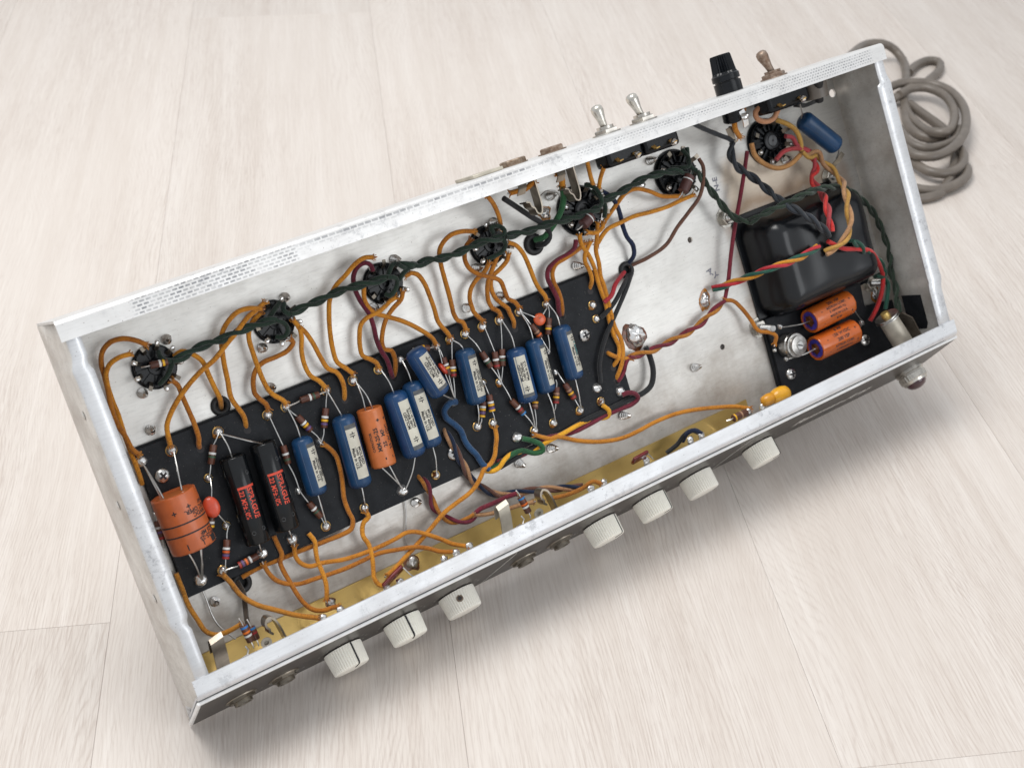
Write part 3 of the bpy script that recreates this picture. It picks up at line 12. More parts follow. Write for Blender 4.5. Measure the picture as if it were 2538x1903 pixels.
LOOPS = [[(47.8, 158.9, 10.0), (47.0, 156.8, 12.0), (48.2, 154.3, 13.0), (52.2, 152.3, 12.0)], [(52.1, 152.1, 12.0), (49.1, 148.4, 12.0), (47.1, 146.3, 11.0), (43.0, 143.5, 8.0)], [(107.8, 154.1, 14.0), (112.0, 150.6, 13.0), (112.4, 146.6, 12.0), (109.7, 144.4, 10.0), (106.8, 145.7, 8.0)], [(104.9, 156.1, 13.0), (109.0, 159.1, 13.0), (113.7, 161.7, 11.0)], [(115.8, 160.5, 11.0), (113.5, 157.5, 13.0), (116.2, 154.2, 13.0)], [(172.1, 155.5, 15.0), (177.5, 153.3, 14.0), (177.1, 148.9, 12.0), (172.8, 145.4, 10.0), (171.4, 146.9, 8.0)], [(173.9, 156.0, 13.0), (178.0, 160.3, 13.0), (180.8, 160.7, 12.0)], [(179.9, 151.6, 11.0), (183.1, 154.5, 13.0), (187.0, 156.0, 13.0)], [(244.9, 154.3, 14.0), (246.4, 150.2, 13.0), (243.9, 147.0, 11.0), (239.7, 145.8, 9.0), (235.3, 145.4, 8.0)], [(242.7, 158.0, 10.0), (241.7, 161.5, 12.0), (246.0, 161.0, 12.0), (248.4, 157.5, 13.0), (245.6, 154.6, 14.0)], [(308.8, 151.4, 15.0), (313.1, 153.5, 14.0), (313.4, 158.8, 14.0), (312.0, 163.8, 12.0), (308.4, 166.3, 9.0)], [(312.4, 145.1, 13.0), (315.2, 150.8, 13.0), (314.4, 155.9, 13.0), (311.4, 162.1, 10.0)], [(379.8, 166.9, 10.0), (381.2, 161.2, 12.0), (378.4, 156.6, 14.0), (373.4, 157.1, 13.0), (369.3, 158.8, 9.0)], [(383.7, 166.9, 10.0), (381.8, 161.7, 11.0), (379.6, 157.0, 13.0), (382.9, 152.5, 14.0)], [(371.6, 154.4, 15.0), (378.4, 151.7, 13.0), (381.3, 153.8, 12.0)]]
SCREWS = [(55.6, 162.4, 0.0), (35.3, 141.7, 0.0), (32.7, 123.0, 0.0), (120.6, 162.5, 0.0), (100.3, 141.9, 0.0), (97.4, 121.1, 0.0), (185.6, 162.2, 0.0), (165.6, 141.5, 0.0), (249.9, 163.0, 0.0), (230.3, 142.3, 0.0), (240.2, 122.8, 0.0), (217.7, 123.3, 0.0), (292.1, 123.7, 0.0), (361.9, 166.4, 0.0), (289.5, 166.2, 0.0), (350.6, 39.4, 0.0), (292.6, 30.7, 0.0), (240.8, 30.4, 0.0), (152.2, 33.9, 0.0), (218.7, 30.2, 0.0), (32.7, 29.7, 0.0), (460.2, 138.8, 0.0)]
PHILLIPS = [(29.3, 100.4, 5.0), (281.4, 84.7, 5.0), (415.9, 11.4, 5.0), (480.7, 11.0, 5.0), (180.5, 51.7, 5.0)]
NUTS = [(403.7, 118.2, 0.0), (404.7, 46.2, 0.0), (491.5, 118.2, 0.0), (500.8, 43.9, 0.0)]
HOLES = [(374.3, 113.2, 1.9), (375.2, 44.0, 1.8), (512.4, 168.2, 2.6)]
GROMMETS = [(69.7, 121.8, 5.2), (270.2, 143.6, 6.4), (324.4, 110.4, 5.2), (48.4, 32.8, 5.6)]
SOCK9 = [(45.2, 151.9), (110.5, 152.7), (174.8, 152.1), (241.9, 151.9)]
SOCK8 = [(305.3, 152.9), (376.7, 154.1), (449.8, 153.3)]
BLOBS = [(317.1, 72.5, 0.0, 6.2, 7.4, 20, 'burn'), (372.3, 75.8, 0.0, 3.4, 5.2, -20, 'ring'), (503.5, 35.1, 0.0, 3.0, 4.6, -10, 'ring'), (283.0, 158.1, 0.0, 3.6, 3.6, 0, 'ring'), (139.1, 4.3, 0.0, 3.6, 3.8, 0, 'brass'), (89.1, 3.0, 0.0, 2.6, 2.6, 0, 'brass'), (352.4, 154.5, 0.0, 2.6, 2.2, 0, 'plain')]
DISCS = [((45.3, 77.4, 11.0), 5.2, 'o'), ((254.1, 103.8, 10.0), 3.6, 't'), ((187.9, 98.5, 11.0), 3.6, 'e')]
LUGS = [(77.6, 2.5, 18.0), (87.4, 2.5, 19.0), (114.7, 2.5, 19.0), (122.7, 2.5, 19.0), (166.6, 3.9, 19.0), (158.1, 3.7, 19.0), (151.1, 2.7, 17.0), (247.7, 4.3, 20.0), (256.6, 4.1, 20.0), (288.4, 4.7, 19.0), (329.1, 4.7, 20.0), (321.4, 4.5, 19.0), (367.8, 4.5, 18.0), (378.0, 4.2, 19.0), (384.5, 5.0, 19.0)]
CORD = [[(0.5649, 0.6721, 0.03), (0.5881, 0.7058, 0.025), (0.6145, 0.7362, 0.02), (0.6294, 0.7362, 0.02), (0.6444, 0.7386, 0.012), (0.6496, 0.7258, 0.006), (0.6433, 0.7006, 0.005), (0.6327, 0.6745, 0.005), (0.6182, 0.6394, 0.005), (0.6128, 0.61, 0.005), (0.6151, 0.5836, 0.006), (0.6165, 0.5647, 0.012), (0.6253, 0.5599, 0.014), (0.6402, 0.5795, 0.014), (0.6506, 0.6077, 0.014), (0.6515, 0.6328, 0.014), (0.6421, 0.6479, 0.014), (0.6277, 0.6501, 0.013), (0.6125, 0.6407, 0.012)], [(0.6045, 0.6408, 0.005), (0.619, 0.6453, 0.012), (0.6287, 0.6526, 0.013)], [(0.6473, 0.7024, 0.004), (0.6607, 0.7179, 0.004), (0.6771, 0.7277, 0.004), (0.6857, 0.724, 0.004), (0.6793, 0.7049, 0.004), (0.668, 0.6922, 0.004), (0.6557, 0.6798, 0.004)], [(0.606, 0.6522, 0.013), (0.6191, 0.6592, 0.014), (0.6319, 0.6564, 0.016), (0.647, 0.6523, 0.016), (0.658, 0.6382, 0.016), (0.6594, 0.6102, 0.016), (0.651, 0.5792, 0.016), (0.6346, 0.5481, 0.016), (0.6141, 0.5254, 0.016), (0.5943, 0.5143, 0.016), (0.5815, 0.5196, 0.015), (0.5768, 0.5352, 0.014)], [(0.5894, 0.5783, 0.01), (0.5888, 0.5529, 0.01), (0.5974, 0.5407, 0.01), (0.611, 0.5416, 0.01), (0.6294, 0.5511, 0.01), (0.6441, 0.5729, 0.01)], [(0.6145, 0.6292, 0.004), (0.6055, 0.5933, 0.004), (0.6094, 0.574, 0.004), (0.6197, 0.5683, 0.004), (0.6354, 0.5761, 0.004)], [(0.623, 0.6359, 0.004), (0.628, 0.6154, 0.004), (0.6343, 0.5904, 0.004), (0.6354, 0.5761, 0.004), (0.6317, 0.5533, 0.004), (0.6247, 0.5337, 0.004), (0.6131, 0.5109, 0.004), (0.6006, 0.491, 0.004), (0.5844, 0.4721, 0.004), (0.572, 0.4673, 0.004), (0.5621, 0.4663, 0.004)], [(0.5756, 0.539, 0.005), (0.5817, 0.5215, 0.007), (0.5868, 0.5022, 0.009), (0.5976, 0.4969, 0.009), (0.6115, 0.5019, 0.009), (0.6247, 0.5178, 0.009), (0.6298, 0.5327, 0.009), (0.6291, 0.5417, 0.009)], [(0.5615, 0.4852, 0.006), (0.5715, 0.478, 0.006), (0.5854, 0.4755, 0.006), (0.6033, 0.4829, 0.006), (0.6184, 0.496, 0.006), (0.6246, 0.5082, 0.006), (0.6249, 0.5186, 0.005)]]
TRIM = (418.5, 29.5, 17.0)
GEO = {'L': 516.8, 'H': 49.4, 's': 24.3, 'f': 3314.6, 'CAM': [0.09308, -0.44414, 0.55367], 'CAMR': [[0.990794, -0.067949, 0.11709], [-0.134146, -0.609194, 0.781593], [0.018222, -0.790105, -0.612701]], 'CHR': [[0.898751, -0.256454, 0.355637], [0.4376, 0.473907, -0.764146], [0.027429, 0.842403, 0.538149]]}

# ------------------------------------------------------------------ camera, light, exposure
L, H, S, W = GEO['L'], GEO['H'], GEO['s'], 190.0        # chassis length, height, panel slant, depth in mm
cam_d = bpy.data.cameras.new('camera')
cam = bpy.data.objects.new('camera', cam_d); COL.objects.link(cam)
cr = GEO['CAMR']
cam.matrix_world = Matrix(((cr[0][0], -cr[0][1], -cr[0][2], GEO['CAM'][0]),
                           (cr[1][0], -cr[1][1], -cr[1][2], GEO['CAM'][1]),
                           (cr[2][0], -cr[2][1], -cr[2][2], GEO['CAM'][2]), (0, 0, 0, 1)))
cam_d.sensor_width = 36.0
cam_d.lens = GEO['f'] / 2538.0 * 36.0
cam_d.clip_start = 0.02; cam_d.clip_end = 50
cam_d.dof.use_dof = True; cam_d.dof.focus_distance = 0.72; cam_d.dof.aperture_fstop = 16.0
SC.camera = cam

world = bpy.data.worlds.new('World'); SC.world = world; world.use_nodes = True
bg = world.node_tree.nodes['Background']
bg.inputs['Color'].default_value = (0.93, 0.96, 1.0, 1); bg.inputs['Strength'].default_value = 0.78

def area(name, loc, target, size, power, color=(1, 1, 1), sy=None):
    d = bpy.data.lights.new(name, 'AREA'); d.energy = power; d.color = color
    d.shape = 'RECTANGLE'; d.size = size; d.size_y = sy or size
    o = bpy.data.objects.new(name, d); COL.objects.link(o)
    o.location = loc
    o.rotation_euler = (Vector(target) - Vector(loc)).to_track_quat('-Z', 'Y').to_euler()
    return o
area('softbox_light', (-0.15, 0.35, 1.55), (0.2, 0.2, 0.05), 0.9, 21, (1.0, 0.985, 0.96), 0.75)
area('front_softbox', (1.5, -1.0, 0.9), (0.2, 0.1, 0.05), 1.1, 7.5, (0.95, 0.975, 1.0), 0.9)

vs = SC.view_settings
vs.view_transform = 'Standard'; vs.look = 'None'; vs.gamma = 1.0; vs.exposure = 0.0; vs.use_curve_mapping = False

# ------------------------------------------------------------------ materials
def new_mat(name):
    m = bpy.data.materials.new(name); m.use_nodes = True
    nt = m.node_tree; b = nt.nodes['Principled BSDF']
    return m, nt, b
def N(nt, typ, **kw):
    n = nt.nodes.new(typ)
    for k, v in kw.items():
        if k.startswith('i_'):
            key = k[2:].replace('_', ' ')
            n.inputs[int(key) if key.isdigit() else key].default_value = v
        else: setattr(n, k, v)
    return n
def noise_tex(nt, coord, scale, detail=4, rough=.55, vec=None):
    n = N(nt, 'ShaderNodeTexNoise'); n.inputs['Scale'].default_value = scale
    n.inputs['Detail'].default_value = detail; n.inputs['Roughness'].default_value = rough
    if vec is not None:
        mp = N(nt, 'ShaderNodeMapping'); mp.inputs['Scale'].default_value = vec
        nt.links.new(coord, mp.inputs['Vector']); coord = mp.outputs['Vector']
    nt.links.new(coord, n.inputs['Vector'])
    return n.outputs['Fac']
def ramp(nt, fac, stops):
    r = N(nt, 'ShaderNodeValToRGB'); e = r.color_ramp.elements
    while len(e) < len(stops): e.new(0.5)
    for el, (p, c) in zip(e, stops):
        el.position = p; el.color = (*c, 1) if len(c) == 3 else c
    nt.links.new(fac, r.inputs['Fac']); return r.outputs['Color']
def mix(nt, fac, a, b, mode='MIX'):
    m = N(nt, 'ShaderNodeMix', data_type='RGBA', blend_type=mode)
    for val, i in ((fac, 0), (a, 6), (b, 7)):
        if hasattr(val, 'is_linked'): nt.links.new(val, m.inputs[i])
        elif i == 0: m.inputs[0].default_value = val
        else: m.inputs[i].default_value = (*val, 1)
    return m.outputs[2]
def math_(nt, op, a, b=0.0, clamp=False):
    m = N(nt, 'ShaderNodeMath', operation=op); m.use_clamp = clamp
    for i, val in enumerate((a, b)):
        if hasattr(val, 'is_linked'): nt.links.new(val, m.inputs[i])
        else: m.inputs[i].default_value = val
    return m.outputs[0]
def bump(nt, b, height, strength=.3, dist=.0005):
    n = N(nt, 'ShaderNodeBump'); n.inputs['Strength'].default_value = strength; n.inputs['Distance'].default_value = dist
    nt.links.new(height, n.inputs['Height']); nt.links.new(n.outputs['Normal'], b.inputs['Normal'])
def coords(nt): return N(nt, 'ShaderNodeTexCoord').outputs['Object']

MATS = {}
def vary(nt, colour, amt):
    oi = N(nt, 'ShaderNodeObjectInfo'); mr = N(nt, 'ShaderNodeMapRange'); nt.links.new(oi.outputs['Random'], mr.inputs['Value'])
    mr.inputs['To Min'].default_value = 1 - amt; mr.inputs['To Max'].default_value = 1 + amt * .6
    h = N(nt, 'ShaderNodeHueSaturation'); nt.links.new(colour, h.inputs['Color']); nt.links.new(mr.outputs[0], h.inputs['Value'])
    nt.links.new(math_(nt, 'ADD', math_(nt, 'MULTIPLY', oi.outputs['Random'], .012), .494), h.inputs['Hue']); return h.outputs[0]
def simple(name, c, rough=.5, metal=0.0, var=.15, scale=150, bstr=0.0, bscale=600, spec=.5, coat=0, c2=None, lo=.35, hi=.65):
    m, nt, b = new_mat(name); co = coords(nt)
    f = noise_tex(nt, co, scale)
    dk = c2 or tuple(x * (1 - var) for x in c)
    lt = c if c2 else tuple(min(1, x * (1 + var * .6)) for x in c)
    nt.links.new(vary(nt, ramp(nt, f, [(lo, dk), (hi, lt)]), .10), b.inputs['Base Color'])
    b.inputs['Roughness'].default_value = rough; b.inputs['Metallic'].default_value = metal
    b.inputs['Specular IOR Level'].default_value = spec; b.inputs['Coat Weight'].default_value = coat
    b.inputs['Coat Roughness'].default_value = .08
    if bstr: bump(nt, b, noise_tex(nt, co, bscale, 3), bstr, .0003)
    MATS[name] = m; return m

def cloth(name, c, c2, bstr=.55, rough=.85):
    m, nt, b = new_mat(name); co = coords(nt)
    f = noise_tex(nt, co, 1300, 3, .7); g = noise_tex(nt, co, 110, 3)
    s = math_(nt, 'ADD', math_(nt, 'MULTIPLY', f, .6), math_(nt, 'MULTIPLY', g, .4))
    nt.links.new(vary(nt, ramp(nt, s, [(.40, c2), (.54, c)]), .26), b.inputs['Base Color'])
    b.inputs['Roughness'].default_value = rough; b.inputs['Specular IOR Level'].default_value = .25
    b.inputs['Sheen Weight'].default_value = .25; b.inputs['Sheen Roughness'].default_value = .5
    bump(nt, b, noise_tex(nt, co, 1500, 3, .7), bstr, .0005)
    MATS[name] = m
cloth('orange', (.56, .215, .020), (.33, .110, .010))
cloth('orangedark', (.50, .20, .025), (.26, .10, .016))
cloth('brownorange', (.42, .20, .07), (.26, .10, .03), .2, .55)
cloth('maroon', (.17, .018, .035), (.075, .009, .018))
cloth('blue', (.022, .075, .17), (.010, .032, .085))
cloth('navy', (.012, .022, .055), (.006, .010, .024))
cloth('tan', (.48, .27, .13), (.30, .15, .07))
cloth('salmon', (.66, .34, .17), (.52, .24, .11), .1, .5)
cloth('olive', (.48, .27, .055), (.30, .15, .03), .15, .5)
cloth('brown', (.16, .075, .05), (.085, .04, .03))
cloth('heater', (.016, .035, .022), (.007, .015, .010), .8)
cloth('heater2', (.024, .042, .026), (.010, .018, .012), .6)
cloth('green', (.030, .13, .050), (.013, .065, .026), .35)
cloth('greendk', (.010, .085, .055), (.005, .045, .030), .15, .45)
cloth('yellow', (.72, .34, .022), (.52, .22, .012), .35)
cloth('red', (.52, .02, .025), (.32, .012, .016), .12, .45)
cloth('redpale', (.46, .05, .05), (.30, .03, .03), .15, .5)
cloth('black', (.013, .014, .016), (.006, .006, .007), .35, .55)
cloth('slate', (.022, .028, .036), (.010, .012, .016), .25, .5)
cloth('dust', (.07, .05, .035), (.03, .022, .016), .9)
simple('lead', (.62, .61, .59), .28, .95, .2, 300)
simple('solder', (.88, .875, .86), .22, .9, .12, 420, .35, 380)
simple('soldermatte', (.70, .69, .67), .34, .9, .25, 350, .6, 420)
simple('flux', (.42, .17, .03), .22, 0, .5, 500, .3, 600, coat=.4)
simple('burn', (.16, .05, .012), .3, 0, .7, 400, .3, 500, coat=.3)
simple('eyelet', (.72, .46, .16), .3, 1.0, .25, 350)
simple('bluecap', (.008, .046, .125), .36, 0, .22, 90, .12, 500, spec=.4, coat=.12)
simple('paper', (.57, .545, .46), .75, 0, .12, 120, .1, 900)
simple('ink', (.022, .020, .022), .7, 0, .3, 300)
simple('labelband', (.10, .105, .11), .6, 0, .3, 300)
simple('teal', (.05, .22, .24), .7, 0, .3, 300)
simple('redink', (.62, .055, .03), .55, 0, .25, 500)
simple('blackcap', (.004, .005, .006), .18, 0, .3, 200, .03, 300, spec=.38)
simple('orangecap', (.50, .128, .030), .38, 0, .10, 200, .12, 220, coat=.15)
simple('astroncap', (.54, .125, .014), .24, 0, .10, 160, .05, 300, coat=.45)
simple('purple', (.055, .045, .33), .5, 0, .4, 700)
simple('resistor', (.105, .036, .020), .42, 0, .25, 260, .08, 600, coat=.1)
simple('resistorbig', (.085, .030, .026), .5, 0, .2, 200, .1, 500)
for nme, cc in dict(silver=(.72, .72, .70), green=(.04, .085, .045), yellow=(.80, .43, .012), violet=(.13, .07, .20), orange=(.72, .14, .016), red=(.32, .020, .022), blue=(.035, .20, .50), tan=(.36, .20, .12)).items():
    simple('band_' + nme, cc, .45, 0, .12, 300)
simple('disc', (.60, .075, .025), .32, 0, .14, 200, .08, 400, coat=.3)
simple('mica', (.17, .012, .010), .2, 0, .3, 200, coat=.4)
simple('yellowcap', (.72, .33, .018), .35, 0, .15, 200, .08, 400, coat=.2)
simple('bakelite', (.005, .006, .008), .24, 0, .4, 300, .08, 500, spec=.26)
simple('rubber', (.018, .018, .019), .6, 0, .3, 300, .1, 700)
simple('steel', (.50, .485, .46), .3, 1.0, .3, 300, .12, 700)
simple('screwsteel', (.72, .70, .67), .24, 1.0, .25, 300, .1, 700)
simple('steelbright', (.66, .65, .63), .25, 1.0, .2, 250, .05, 500)
simple('clip', (.27, .235, .19), .32, .85, .3, 120, .05, 400)
simple('clippale', (.50, .46, .38), .45, .5, .2, 120)
simple('nickel', (.56, .53, .48), .26, .95, .25, 200, .06, 300)
simple('rusty', (.33, .26, .205), .48, .65, .4, 400, .3, 700, c2=(.18, .115, .075))
simple('knob', (.93, .90, .81), .38, 0, .06, 90, .04, 500)
simple('panelface', (.055, .047, .041), .36, .0, .3, 60, .05, 1400, spec=.4)
simple('paneltrim', (.86, .855, .84), .35, .15, .1, 120)
simple('print', (.52, .50, .47), .6, 0, .2, 600)
simple('stampink', (.26, .26, .30), .8, 0, .4, 1500)
simple('lampglass', (.055, .010, .016), .12, 0, .3, 60, coat=.6)
simple('transformer', (.005, .006, .008), .26, .0, .35, 40, .06, 160, spec=.45)
simple('iron', (.09, .08, .075), .55, .6, .3, 200)
simple('cord', (.155, .132, .108), .40, 0, .14, 90, .05, 400)
simple('underlay', (.30, .27, .24), .8)

def board_mat():
    m, nt, b = new_mat('fiberboard'); co = coords(nt)
    f = noise_tex(nt, co, 130, 5, .6)
    base = ramp(nt, f, [(.3, (.0075, .0085, .0105)), (.7, (.0165, .018, .021))])
    sp = noise_tex(nt, co, 1500, 2, .5)
    base = mix(nt, ramp(nt, sp, [(.70, (0, 0, 0)), (.80, (.55, .55, .55))]), base, (.30, .28, .25))
    nt.links.new(base, b.inputs['Base Color']); b.inputs['Roughness'].default_value = .55; b.inputs['Specular IOR Level'].default_value = .2
    bump(nt, b, noise_tex(nt, co, 900, 3), .25, .0003)
    MATS['fiberboard'] = m
board_mat()

def sep(nt, co):
    s = N(nt, 'ShaderNodeSeparateXYZ'); nt.links.new(co, s.inputs[0]); return s.outputs
def smooth(nt, v, a, b):
    m = N(nt, 'ShaderNodeMapRange', interpolation_type='SMOOTHSTEP'); m.inputs['From Min'].default_value = min(a, b); m.inputs['From Max'].default_value = max(a, b)
    nt.links.new(v, m.inputs['Value'])
    return m.outputs['Result'] if a < b else math_(nt, 'SUBTRACT', 1.0, m.outputs['Result'])
def box_mask(nt, x, y, x0, x1, y0, y1, soft):
    k = math_(nt, 'MULTIPLY', smooth(nt, x, x0 - soft, x0 + soft), smooth(nt, x, x1 + soft, x1 - soft))
    return math_(nt, 'MULTIPLY', k, math_(nt, 'MULTIPLY', smooth(nt, y, y0 - soft, y0 + soft), smooth(nt, y, y1 + soft, y1 - soft)))

def chassis_mat(name, base_lo, base_hi, metal, rough, dirt, stains=False, prints=False, scuff=0.0):
    m, nt, b = new_mat(name); co = coords(nt); x, y, z = sep(nt, co)
    f = noise_tex(nt, co, 26, 5, .6)
    col = ramp(nt, f, [(.32, base_lo), (.68, base_hi)])
    # brushing and scratches
    br = noise_tex(nt, co, 60, 9, .72, (1.6, 12, 6) if not scuff else (1, 14, 14))
    col = mix(nt, math_(nt, 'MULTIPLY', ramp(nt, br, [(.49, (0, 0, 0)), (.62, (1, 1, 1))]), .32 if stains else .2 if name != 'brass' else .06), col, tuple(c * .72 for c in base_lo))
    sp = noise_tex(nt, co, 1100, 1, .5)
    col = mix(nt, ramp(nt, sp, [(.735, (0, 0, 0)), (.78, (.8, .8, .8))]), col, (.12, .09, .07))
    dn = noise_tex(nt, co, 34, 6, .7)
    dm = ramp(nt, dn, [(.42, (0, 0, 0)), (.74, (1, 1, 1))])
    if stains:
        d2 = math_(nt, 'MULTIPLY', smooth(nt, y, .078, .008), .78)         # dust lying along the front
        dmx = math_(nt, 'MULTIPLY', math_(nt, 'ADD', math_(nt, 'MULTIPLY', dm, .55), .45), d2)
        dmx = math_(nt, 'ADD', dmx, math_(nt, 'MULTIPLY', dm, dirt), True)
        col = mix(nt, dmx, col, (.235, .185, .140))
        wob = math_(nt, 'MULTIPLY', math_(nt, 'SUBTRACT', noise_tex(nt, co, 60, 3), .5), .016)
        xw = math_(nt, 'ADD', x, wob); yw = math_(nt, 'ADD', y, wob)
        t = box_mask(nt, xw, yw, .411, .487, .114, .150, .005)
        col = mix(nt, math_(nt, 'MULTIPLY', t, .55), col, (.62, .46, .29))
        e = math_(nt, 'SUBTRACT', box_mask(nt, xw, yw, .404, .506, .038, .124, .006), box_mask(nt, xw, yw, .410, .499, .044, .117, .004), True)
        col = mix(nt, math_(nt, 'MULTIPLY', e, .55), col, (.30, .15, .06))
    else:
        col = mix(nt, math_(nt, 'MULTIPLY', dm, dirt), col, (.26, .20, .15))
    if prints:   # grey weave marks left on the rear flange
        def weave(sx, sy, x0, x1, y0, y1, amt):
            mp = N(nt, 'ShaderNodeMapping'); nt.links.new(co, mp.inputs['Vector'])
            bt = N(nt, 'ShaderNodeTexBrick'); bt.inputs['Scale'].default_value = 1.0
            bt.inputs['Brick Width'].default_value = sx; bt.inputs['Row Height'].default_value = sy; bt.inputs['Mortar Size'].default_value = .00045
            bt.inputs['Color1'].default_value = (1, 1, 1, 1); bt.inputs['Color2'].default_value = (.45, .45, .45, 1); bt.inputs['Mortar'].default_value = (0, 0, 0, 1)
            nt.links.new(mp.outputs['Vector'], bt.inputs['Vector'])
            k = math_(nt, 'MULTIPLY', bt.outputs['Color'], box_mask(nt, x, y, x0, x1, y0, y1, .0012))
            k = math_(nt, 'MULTIPLY', k, ramp(nt, noise_tex(nt, co, 70, 2), [(.35, (.45, .45, .45)), (.55, (1, 1, 1))]))
            return math_(nt, 'MULTIPLY', k, amt)
        k = weave(.0032, .0017, .035, .118, .1805, .1885, .95)
        k = math_(nt, 'ADD', k, weave(.0040, .0020, .118, .275, .1855, .1882, .75), True)
        k = math_(nt, 'ADD', k, weave(.0022, .0014, .285, .430, .184, .1875, .8), True)
        k = math_(nt, 'ADD', k, weave(.0021, .0016, .430, .505, .1815, .1885, .85), True)
        col = mix(nt, k, col, (.13, .135, .15))
    if scuff:
        s1 = noise_tex(nt, co, 170, 8, .8); s2 = noise_tex(nt, co, 18, 2)
        sm = math_(nt, 'MULTIPLY', ramp(nt, s1, [(.53, (0, 0, 0)), (.62, (1, 1, 1))]), ramp(nt, s2, [(.46, (0, 0, 0)), (.62, (1, 1, 1))]))
        col = mix(nt, math_(nt, 'MULTIPLY', sm, scuff), col, (.22, .225, .24))
    nt.links.new(col, b.inputs['Base Color'])
    b.inputs['Metallic'].default_value = metal
    nt.links.new(math_(nt, 'ADD', math_(nt, 'MULTIPLY', dn, .3), rough - .15), b.inputs['Roughness'])
    bump(nt, b, noise_tex(nt, co, 500, 4, .6, (1, 3, 2)), .12, .0003)
    MATS[name] = m
chassis_mat('plating', (.63, .615, .58), (.72, .705, .67), .50, .40, .12, stains=True)
chassis_mat('flange_rear', (.62, .615, .605), (.73, .725, .715), .45, .38, .12, prints=True, scuff=.4)
chassis_mat('flange', (.60, .61, .625), (.715, .725, .74), .50, .38, .14, scuff=.55)
chassis_mat('endwall', (.56, .54, .505), (.80, .78, .74), .40, .42, .55)
chassis_mat('brass', (.52, .355, .115), (.61, .435, .155), .75, .36, .10)

def wood_mat():
    m, nt, b = new_mat('pale_oak'); co = coords(nt)
    oi = N(nt, 'ShaderNodeObjectInfo')
    off = N(nt, 'ShaderNodeVectorMath', operation='SCALE'); off.inputs[0].default_value = (3.1, 17.3, 5.7); nt.links.new(oi.outputs['Random'], off.inputs['Scale'])
    ad = N(nt, 'ShaderNodeVectorMath', operation='ADD'); nt.links.new(co, ad.inputs[0]); nt.links.new(off.outputs[0], ad.inputs[1])
    v = ad.outputs[0]
    # slow warp gives the cathedral figure
    wp = N(nt, 'ShaderNodeTexNoise'); wp.inputs['Scale'].default_value = 1.0; wp.inputs['Detail'].default_value = 2.0
    mp = N(nt, 'ShaderNodeMapping'); mp.inputs['Scale'].default_value = (6, 1.9, 1); nt.links.new(v, mp.inputs['Vector']); nt.links.new(mp.outputs['Vector'], wp.inputs['Vector'])
    x, y, z = sep(nt, v)
    rings = math_(nt, 'ADD', math_(nt, 'MULTIPLY', x, 430.0), math_(nt, 'MULTIPLY', wp.outputs['Fac'], 66.0))
    rings = math_(nt, 'ADD', rings, math_(nt, 'MULTIPLY', noise_tex(nt, v, 1.0, 3, .6, (160, 34, 1)), 1.5))
    rg = math_(nt, 'ABSOLUTE', math_(nt, 'SUBTRACT', math_(nt, 'FRACT', rings), .5))
    ringm = ramp(nt, rg, [(.03, (1, 1, 1)), (.20, (.22, .22, .22)), (.45, (0, 0, 0))])
    ringm = math_(nt, 'MULTIPLY', ringm, ramp(nt, noise_tex(nt, v, 1.0, 3, .6, (300, 16, 1)), [(.35, (.1, .1, .1)), (.65, (1, 1, 1))]))
    fine = noise_tex(nt, v, 1.0, 4, .7, (780, 22, 1))
    finer = noise_tex(nt, v, 1.0, 3, .65, (1700, 60, 1))
    broad = noise_tex(nt, v, 1.0, 3, .5, (60, 2.2, 1))
    patch = noise_tex(nt, v, 1.0, 2, .5, (10, 4, 1))
    col = ramp(nt, broad, [(.32, (.570, .518, .465)), (.68, (.620, .574, .525))])
    pm = ramp(nt, patch, [(.34, (.30, .30, .30)), (.64, (1, 1, 1))])
    l1 = math_(nt, 'MULTIPLY', ramp(nt, fine, [(.48, (0, 0, 0)), (.62, (1, 1, 1))]), math_(nt, 'MULTIPLY', pm, .32))
    col = mix(nt, l1, col, (.44, .375, .325))
    l2 = math_(nt, 'MULTIPLY', ramp(nt, finer, [(.52, (0, 0, 0)), (.64, (1, 1, 1))]), math_(nt, 'MULTIPLY', pm, .42))
    col = mix(nt, l2, col, (.38, .315, .27))
    col = mix(nt, math_(nt, 'MULTIPLY', ringm, math_(nt, 'MULTIPLY', pm, .60)), col, (.40, .335, .285))
    l3 = math_(nt, 'MULTIPLY', ramp(nt, noise_tex(nt, v, 1.0, 3, .6, (520, 12, 1)), [(.52, (0, 0, 0)), (.68, (1, 1, 1))]), .16)
    col = mix(nt, l3, col, (.76, .725, .68))
    tint = N(nt, 'ShaderNodeMapRange'); nt.links.new(oi.outputs['Random'], tint.inputs['Value'])
    tint.inputs['To Min'].default_value = .97; tint.inputs['To Max'].default_value = 1.04
    hsv = N(nt, 'ShaderNodeHueSaturation'); hsv.inputs['Saturation'].default_value = 1.0; hsv.inputs['Hue'].default_value = .493; nt.links.new(col, hsv.inputs['Color']); nt.links.new(tint.outputs[0], hsv.inputs['Value'])
    nt.links.new(hsv.outputs[0], b.inputs['Base Color'])
    b.inputs['Roughness'].default_value = .46; b.inputs['Specular IOR Level'].default_value = .35
    bump(nt, b, math_(nt, 'ADD', l1, l2), -.35, .0003)
    MATS['pale_oak'] = m
wood_mat()

